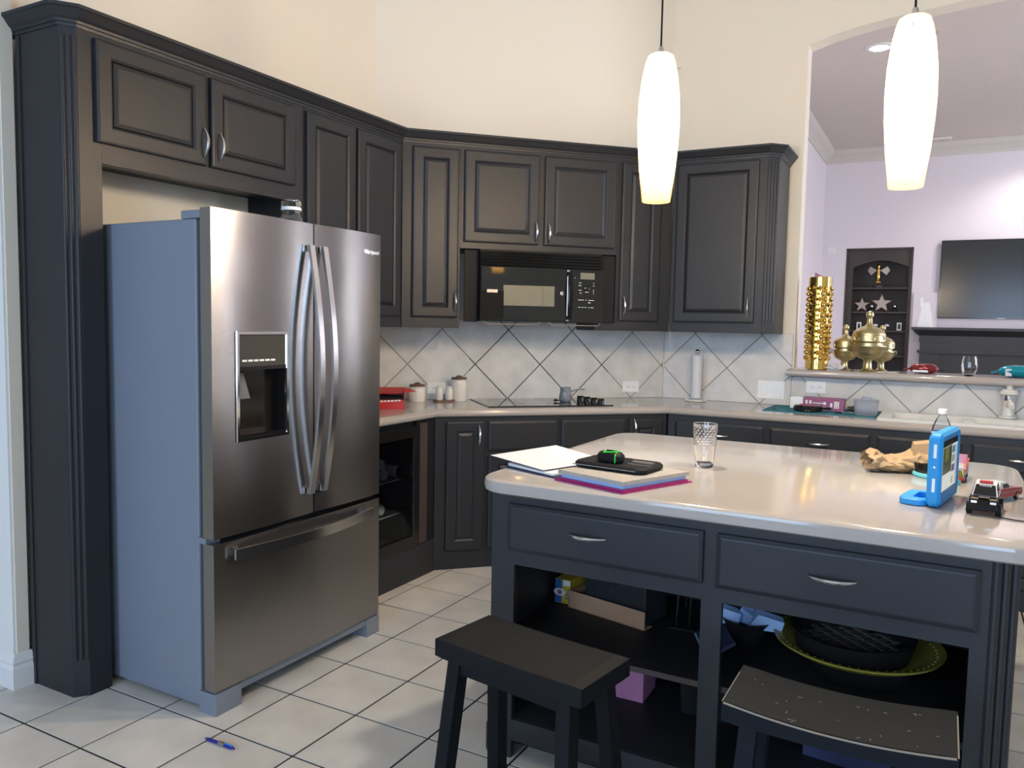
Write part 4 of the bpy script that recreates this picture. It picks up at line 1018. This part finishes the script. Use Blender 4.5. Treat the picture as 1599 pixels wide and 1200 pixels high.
rings = [[(x, y, z) for x, y in rrect(-.060+i_, .060-i_, -.035+i_, .035-i_, .025-i_*.5, 6)] for i_, z in ((.008, 0), (.0, .010), (0, .030), (.010, .044), (.02, .047))]
MB().loft(rings).build('pouch_body', 'blackm', t, smooth=True)
MB().tube([(-.020, -.030, .0445), (.010, -.026, .0475), (.035, .0, .0475), (.030, .024, .046), (0, .030, .046), (-.028, .010, .047), (-.020, -.030, .0445)], .003, 6).build('green_zip', 'green', t)
MB().tube([(.035, -.010, .046), (.040, -.0345, .036), (.040, -.0355, .004)], .0028, 6).build('green_piping', 'green', t)
MB().box(-.02, .01, -.006, .006, .046, .052).build('zip_pull', 'blackm', t)
# brown paper bag
t = thing('paper_bag', 'crumpled brown paper bag lying on the island', 'bag', (-.105, 3.035, CZ), .36)
r = random.Random(11); rings = []; n = 18
prof_h = [.066, .074, .066, .056, .053, .055, .058, .062, .068, .076, .080, .080, .075, .07]
for k in range(14):
    x = -.125+.235*k/13; h = prof_h[k]
    rg_ = []
    for i in range(n):
        a = 2*PI*i/n; j = 1+.16*r.uniform(-1, 1)
        rg_.append((x+.008*r.uniform(-1, 1), math.cos(a)*.062*j, max(.001, h/2+math.sin(a)*h/2*j)))
    rings.append(rg_)
m = MB(); m.loft(rings, False, True); m.build('crumpled_sack', 'kraft', t)
r2_ = random.Random(12)
MB().loft([[(.02, -.03, .06), (.10, -.05, .06), (.11, .04, .06), (.03, .03, .06)], [(.022, -.025, .098), (.09, -.04, .108), (.10, .03, .110), (.035, .025, .102)]]).build('torn_top', 'kraft', t)
# hair brush
t = thing('hair_brush', 'aqua hair brush with black bristles beside the blue tablet', 'brush', (-.030, 2.955, CZ), -.85)
MB().lathe([(.030, 0), (.034, .006), (.033, .014), (.028, .016)], 26, None, True, True, 1.65, 1).build('brush_back', 'aqua', t, smooth=True)
MB().lathe([(.029, .0155), (.024, .023), (.01, .026)], 26, None, True, True, 1.65, 1).build('pad', 'blackm', t, smooth=True)
m = MB()
for i in range(-5, 6):
    for j in range(-3, 4):
        x, y = i*.009, j*.0075+(i % 2)*.003
        if (x/.046)**2+(y/.027)**2 < 1: m.tube([(x, y, .022), (x*1.12, y*1.15, .043)], [.0011, .0014], 5)
m.build('bristles', 'black', t)['kind'] = 'stuff'
MB().tube([(.05, 0, .008), (.09, 0, .010), (.135, 0, .009)], [.010, .008, .011], 10).build('handle', 'aqua', t, smooth=True)
# water bottle
t = thing('water_bottle', 'clear plastic water bottle behind the blue tablet', 'bottle', (.006, 3.27, CZ))
MB().lathe([(.026, 0), (.031, .006), (.0325, .05), (.031, .06), (.0325, .07), (.0325, .125), (.030, .14), (.020, .165), (.0125, .178), (.0125, .190)], 26).build('bottle_body', 'plastic', t, smooth=True)
MB().lathe([(.0145, .186), (.0150, .188), (.0150, .202), (.013, .204)], 18).build('cap', 'white', t, smooth=True)
MB().lathe([(.0328, .085), (.0330, .086), (.0330, .122), (.0328, .123)], 26, None, False, False).build('label_band', 'lightblue', t)
# tablet in blue case: stands on its edge, screen turned to the right
t = thing('kids_tablet', 'tablet in thick blue foam case standing on its fold-out handle', 'tablet', (.015, 2.558, CZ), 1.39)
Wt, Ht = .255, .205
m = MB()
def slab_frame(x0, x1, z0, z1, r_, y0, y1, hole):
    o_ = [(x, z) for x, z in rrect(x0, x1, z0, z1, r_, 5)]; i_ = [(x, z) for x, z in rrect(hole[0], hole[1], hole[2], hole[3], .004, 5)]
    e = .008
    oi = [(x, z) for x, z in rrect(x0+e, x1-e, z0+e, z1-e, max(.004, r_-e), 5)]
    MBm = MB(); MBm.loft([[(x, y1-.004, z) for x, z in i_], [(x, y1, z) for x, z in oi], [(x, y1-e, z) for x, z in o_], [(x, y0+e, z) for x, z in o_], [(x, y0, z) for x, z in oi], [(x, y0+.004, z) for x, z in i_]], True, True)
    return MBm
lean = Rx(.10)
fr_ = slab_frame(-Wt/2, Wt/2, 0, Ht, .022, -.018, .018, (-.105, .100, .040, .185))
fr_.bm.transform(T(0, 0, .002)); case = fr_.build('foam_case', 'bluecase', t, smooth=True)
scr = MB().box(-.104, .099, -.0155, -.0142, .042, .184).build('screen_glass', 'blackglass', case)
def scr_patch(x0, x1, z0, z1, col, st=1.0, nm='screen_patch'):
    MB().box(x0, x1, -.0160, -.0156, z0, z1).build(nm, mat('screen_'+nm, col, .3, emis=col, estr=st), scr)
scr_patch(-.102, .097, .044, .166, (.62, .64, .60), .35, 'page')
for (a, b, c, d, col) in [(-.102, .012, .090, .165, (.04, .06, .03)), (-.085, -.030, .125, .165, (.22, .20, .05)), (.02, .060, .140, .160, (.10, .18, .30)), (.02, .060, .114, .134, (.25, .33, .25)), (.02, .060, .086, .106, (.12, .08, .16)), (.068, .094, .048, .160, (.40, .46, .52)), (.02, .045, .052, .072, (.35, .40, .28))]:
    MB().box(a, b, -.0166, -.0161, c, d).build('screen_picture', mat('screen_tile', col, .3, emis=col, estr=.3), scr)
for z0, z1 in ((.046, .084), (.140, .178)):
    MB().box(-Wt/2-.0006, -Wt/2+.006, -.004, .004, z0, z1, bev=.001).build('port_cutout', 'white', case)
MB().lathe([(.003, 0), (.003, .007)], 10, T(-Wt/2-.0006, 0, .115) @ Ry(PI/2)).build('button_cutout', 'white', case)
m = MB()
hr = rrect(-.085, .065, .018, .090, .028, 5); hi = rrect(-.055, .035, .024, .058, .012, 5)
m.loft([[(x, y, .002) for x, y in hr], [(x, y, .016) for x, y in hr], [(x, y, .020) for x, y in [((p[0])*.94, .06+(p[1]-.06)*.9) for p in hr]], [(x, y, .020) for x, y in hi], [(x, y, .004) for x, y in hi]], True, True)
m.bm.transform(T(-.035, 0, 0)); m.build('fold_out_handle', 'bluecase', case, smooth=True)
# toy cars
def wheel(parent, x, y, r_, w_, hub='steel'):
    wv = MB().lathe([(r_*.75, -w_/2), (r_, -w_/2+.002), (r_, w_/2-.002), (r_*.75, w_/2)], 18, T(x, y, r_) @ Rx(PI/2)).build('wheel', 'blackm', parent, smooth=True)
    MB().lathe([(r_*.55, -w_/2-.0008), (r_*.55, w_/2+.0008)], 14, T(x, y, r_) @ Rx(PI/2)).build('hub', hub, wv)
def carbody(P, w0, w1=None, taper=1):  # side profile P [(x,z)] extruded over y
    return MB().loft([[(x, -w0*(taper if z > w1 else 1), z) for x, z in P], [(x, w0*(taper if z > w1 else 1), z) for x, z in P]])
t = thing('toy_police_car', 'black and white toy police car facing the viewer on the island', 'toy car', (.118, 2.480, CZ), -PI/2-.10)
carbody([(-.070, .016), (.070, .016), (.072, .030), (.068, .042), (.030, .050), (-.066, .052), (-.072, .036)], .033, 1).build('car_body', 'black', t)
carbody([(.036, .048), (.010, .076), (-.055, .078), (-.068, .050)], .030, .06, .82).build('white_cabin', 'white', t)
MB().loft([[(.0365, -.027, .050), (.0365, .027, .050), (.012, .0225, .0745), (.012, -.0225, .0745)], [(.0375, -.027, .0505), (.0375, .027, .0505), (.0130, .0225, .0755), (.0130, -.0225, .0755)]]).build('windscreen', 'black', t)
for sy in (-1, 1): MB().loft([[(.022, sy*.0290, .052), (-.055, sy*.0290, .052), (-.050, sy*.0260, .073), (.008, sy*.0260, .073)], [(.022, sy*.0300, .052), (-.055, sy*.0300, .052), (-.050, sy*.0266, .073), (.008, sy*.0266, .073)]]).build('side_window', 'black', t)
lb_ = MB().box(-.012, .004, -.016, .016, .0775, .084, bev=.002).build('light_bar', 'red', t)
MB().box(.062, .0735, -.029, .029, .014, .028, bev=.003).build('bumper', 'blackm', t)
for sy in (-1, 1):
    MB().box(.066, .0715, sy*.022-.007, sy*.022+.007, .034, .040).build('headlight', 'steel', t)
    MB().box(.056, .0635, sy*.021-.008, sy*.021+.008, .0435, .0455).build('amber_marker', 'kraft', t)
MB().box(.050, .0605, -.013, .013, .0485, .0495).build('hood_badge', 'silver', t)
text('POLICE', .0085, 'white', t, T(.0155, 0, .0732) @ Rz(PI/2) @ Rx(.80), 'lettering', .0003)
for x in (-.043, .043):
    for sy in (-1, 1): wheel(t, x, sy*.034, .0165, .014)
t = thing('toy_red_car', 'red toy classic car with white roof behind the police car', 'toy car', (.158, 2.685, CZ), 1.08)
t.scale = (.80, .80, .88)
carbody([(-.105, .014), (.100, .014), (.106, .026), (.098, .038), (.035, .042), (-.040, .043), (-.104, .044), (-.112, .032)], .036, 1).build('car_body', 'redcar', t)
carbody([(.028, .040), (.010, .061), (-.040, .063), (-.062, .042)], .031, .05, .84).build('white_roof', 'enamel', t)
for sy in (-1, 1):
    MB().loft([[(.018, sy*.0308, .044), (-.030, sy*.0308, .044), (-.028, sy*.0275, .057), (.008, sy*.0275, .057)], [(.018, sy*.0316, .044), (-.030, sy*.0316, .044), (-.028, sy*.0281, .057), (.008, sy*.0281, .057)]]).build('side_window', 'black', t)
    MB().box(-.105, .10, sy*.0363-.0008, sy*.0363+.0008, .029, .032).build('side_stripe', 'silver', t)
    MB().lathe([(.006, 0), (.006, .003)], 12, T(-.112, sy*.026, .034) @ Ry(-PI/2)).build('tail_light', 'steel', t)
MB().box(-.115, -.108, -.034, .034, .014, .021, bev=.002).build('bumper', 'steel', t)
for x in (-.062, .066):
    for sy in (-1, 1): wheel(t, x, sy*.032, .0145, .010)
t = thing('toy_fire_truck', 'toy truck with yellow and black chevrons half hidden behind the tablet', 'toy truck', (.050, 2.995, CZ), 1.46)
MB().box(-.085, .060, -.035, .035, .014, .050, bev=.003).build('truck_body', 'truckgrey', t)
carbody([(.015, .048), (.060, .048), (.052, .076), (.020, .078)], .033, 1).build('cab', 'redcar', t)
MB().tube([(-.08, -.036, .040), (-.06, -.036, .058), (.02, -.036, .066)], .004, 6).build('red_rail', 'red', t)
MB().tube([(-.08, .036, .040), (-.06, .036, .058), (.02, .036, .066)], .004, 6).build('red_rail', 'red', t)
ch = MB().box(-.0865, -.0845, -.033, -.010, .018, .040).build('chevron_panel', 'yellow', t)
for k in range(4):
    MB().loft([[(-.0868, -.033+k*.006, .018), (-.0868, -.030+k*.006, .018), (-.0868, -.023+k*.004, .040), (-.0868, -.026+k*.004, .040)], [(-.0862, -.033+k*.006, .018), (-.0862, -.030+k*.006, .018), (-.0862, -.023+k*.004, .040), (-.0862, -.026+k*.004, .040)]]).build('chevron_stripe', 'black', ch)
MB().box(-.090, -.080, -.036, .036, .008, .016).build('bumper', 'red', t)
for x in (-.055, .04):
    for sy in (-1, 1): wheel(t, x, sy*.030, .013, .010)
tag(MB().tube([(.150, 2.412, CZ+.0022), (.18, 2.40, CZ+.002), (.22, 2.395, CZ+.002), (.245, 2.393, CZ+.002)], .0016, 6).build('thin_cable', 'blackm'), 'thin dark cable trailing from the toy police car', 'cable')
# ------------------------------------------------------------------ things on the island shelves
SZ = .385
t = thing('snack_carton', 'small blue and yellow snack carton on the left island shelf', 'box', (-1.150, 2.575, SZ), -.04)
MB().box(-.055, .006, 0, .15, 0, .088).build('carton', 'yellow', t)
MB().box(-.054, -.028, -.001, .001, .002, .087).build('blue_stripe', 'blue', t)
MB().lathe([(.020, 0), (.020, .0012)], 18, T(-.036, -.0005, .040) @ Rx(PI/2), True, True, 1.2, .7).build('white_oval', 'white', t)
MB().box(-.022, .005, -.001, .001, .066, .086).build('white_label', 'white', t)
MB().lathe([(.009, 0), (.009, .0022)], 14, T(-.036, -.0005, .040) @ Rx(PI/2)).build('picture_spot', 'pink', t)
m = MB()
for k in range(2): m.box(-.012+k*.009, -.006+k*.009, -.0012, .001, .030, .038); m.box(-.012+k*.009, -.006+k*.009, -.0012, .001, .018, .025)
m.build('blue_print', 'blue', t)
t = thing('cardboard_box', 'long shallow cardboard box on the left island shelf', 'box', (-.985, 2.514, SZ), -.23)
m = MB(); m.box(-.16, .16, 0, .004, 0, .060); m.box(-.16, -.156, 0, .20, 0, .060); m.box(-.16, .16, 0, .05, 0, .003)
m.build('tray', 'card', t)
MB().box(-.162, .162, -.003, .0, .040, .064).build('folded_rim', 'card', t)
t = thing('dark_file_box', 'dark box standing in the cardboard tray', 'box', (-.985, 2.514, SZ+.0035), -.23)
MB().box(-.10, .150, .02, .16, 0, .20, bev=.004).build('carton', 'paint', t)
MB().tube([(.02, .018, .09), (.02, .012, .12), (.05, .012, .13)], .002, 6).build('clip', 'steel', t)
t = thing('wire_rack', 'small dark metal rack at the right of the left shelf', 'rack', (-.71, 2.58, SZ), .1)
for a, b, h in ((-.04, 0, .12), (.0, .02, .16), (.03, .05, .10)):
    MB().tube([(a, b, 0), (a+.005, b, h), (a+.03, b+.01, h+.01), (a+.03, b+.01, h-.05)], .003, 6).build('wire', 'steel', t)
MB().box(-.06, .07, -.03, .10, 0, .006).build('base', 'blackm', t)
t = thing('blue_tablet', 'thin dark blue tablet propped at the right of the left shelf', 'tablet', (-.62, 2.43, SZ), .45)
MB().box(-.05, .05, -.09, .10, 0, .010, Ry(-.55) @ T(.05, 0, .004)).build('tablet_body', 'navy', t)
MB().box(-.052, -.045, -.09, .10, .0, .011, Ry(-.55) @ T(.05, 0, .004)).build('bright_edge', 'lightblue', t)
t = thing('pink_box', 'pink cardboard box on the bottom deck of the island', 'box', (-.885, 2.49, .13), .02)
MB().box(-.055, .055, 0, .14, 0, .105).build('carton', 'pink', t)
MB().box(-.05, .028, .05, .14, .105, .155).build('upper_carton', 'pink', t)
t = thing('black_bin', 'black plastic bin under the pink box end of the island', 'bin', (-.64, 2.50, .13))
MB().loft([[(-.06, 0, 0), (.09, 0, 0), (.09, .16, 0), (-.06, .16, 0)], [(-.07, -.01, .20), (.09, -.01, .20), (.09, .17, .20), (-.07, .17, .20)]]).build('bin_body', 'blackm', t)
t = thing('dark_bowl', 'dark bowl holding folded light blue packets on the right shelf', 'bowl', (-.505, 2.52, SZ))
MB().lathe([(.03, 0), (.035, .004), (.055, .05), (.082, .10), (.079, .10), (.05, .05), (.002, .01)], 26).build('bowl_body', 'blackm', t, smooth=True)
r = random.Random(9)
for k, (x, y, w_, a, lb) in enumerate(((-.068, -.01, .06, .3, 'folded light blue packet leaning at the left of the dark bowl'), (-.01, .02, .055, -.5, 'folded light blue packet in the middle of the dark bowl'), (.055, -.01, .085, .12, 'folded light blue packet at the right of the dark bowl'))):
    t2 = thing('blue_packet', lb, 'packet', (-.500+x*.95, 2.51+y, SZ+.080), a, 'light blue packets')
    MB().loft([[(-w_*.6, -.02, 0), (w_*.6, -.02, .0), (w_*.5, .02, .01), (-w_*.5, .02, .01)], [(-w_*.2, -.012, .045), (w_*.7, -.016, .032), (w_*.6, .018, .038), (-w_*.3, .016, .055)]]).build('wrapper', 'lightblue', t2)
t = thing('roasting_pan', 'dark oval pan under the yellow platter on the right shelf', 'pan', (-.17, 2.52, SZ))
MB().lathe([(.13, 0), (.14, .01), (.15, .052), (.145, .055)], 30).build('pan_body', 'blackm', t, smooth=True)
t = thing('yellow_platter', 'large round yellow-green platter on the right island shelf', 'platter', (-.185, 2.535, SZ+.055))
MB().lathe([(.13, 0), (.17, .002), (.205, .012), (.236, .030), (.238, .036), (.230, .036), (.20, .020), (.165, .010), (.002, .008)], 48).build('dish', 'yellowplate', t, smooth=True)
m = MB()
for k in range(56):
    a = 2*PI*k/56; m.sphere((math.cos(a)*.215, math.sin(a)*.215, .029), .004, 6)
m.build('rim_beads', 'yellowplate', t, smooth=True)['kind'] = 'stuff'
t = thing('woven_basket', 'dark round woven basket sitting in the yellow platter', 'basket', (-.195, 2.50, SZ+.064))
MB().lathe([(.145, 0), (.155, .006), (.172, .060), (.174, .066), (.168, .066), (.150, .022), (.002, .016)], 40).build('basket_body', 'blackm', t, smooth=True)
wv = MB()
for i in range(-5, 6):
    for j in range(-5, 6):
        x, y = i*.027, j*.027
        if x*x+y*y < .138**2:
            k = (i+j) % 2
            wv.box(-.0165, .0165, -.0115, .0115, 0, .004, T(x, y, .018+.004*k) @ Rz(PI/4+(PI/2 if k else 0)) @ Rx(.12))
wv.build('woven_strips', 'basket', t)['kind'] = 'stuff'
t = thing('blue_storage_box', 'blue storage box with light blue lid on the bottom deck', 'box', (-.20, 2.42, .13), -.12)
MB().box(-.11, .13, 0, .28, 0, .065).build('tub', 'navy', t)
MB().box(-.115, .135, -.005, .285, .065, .105, bev=.004).build('lid', 'lightblue', t)
# pen on the floor
t = thing('ballpoint_pen', 'blue ballpoint pen lying on the floor tiles', 'pen', (-2.018, 1.752, .006), .02)
MB().lathe([(.0012, -.070), (.0042, -.058), (.0055, -.050), (.0055, .035), (.005, .055), (.003, .058), (.003, .066)], 12, Ry(PI/2)).build('barrel', mat('pen_blue', (.02, .02, .28), .3), t, smooth=True)
MB().box(-.005, .022, -.0058, .0058, -.002, .0059).build('grip_band', 'silver', t)
MB().box(.022, .056, -.002, .002, .005, .0075).build('clip', 'bluecase', t)
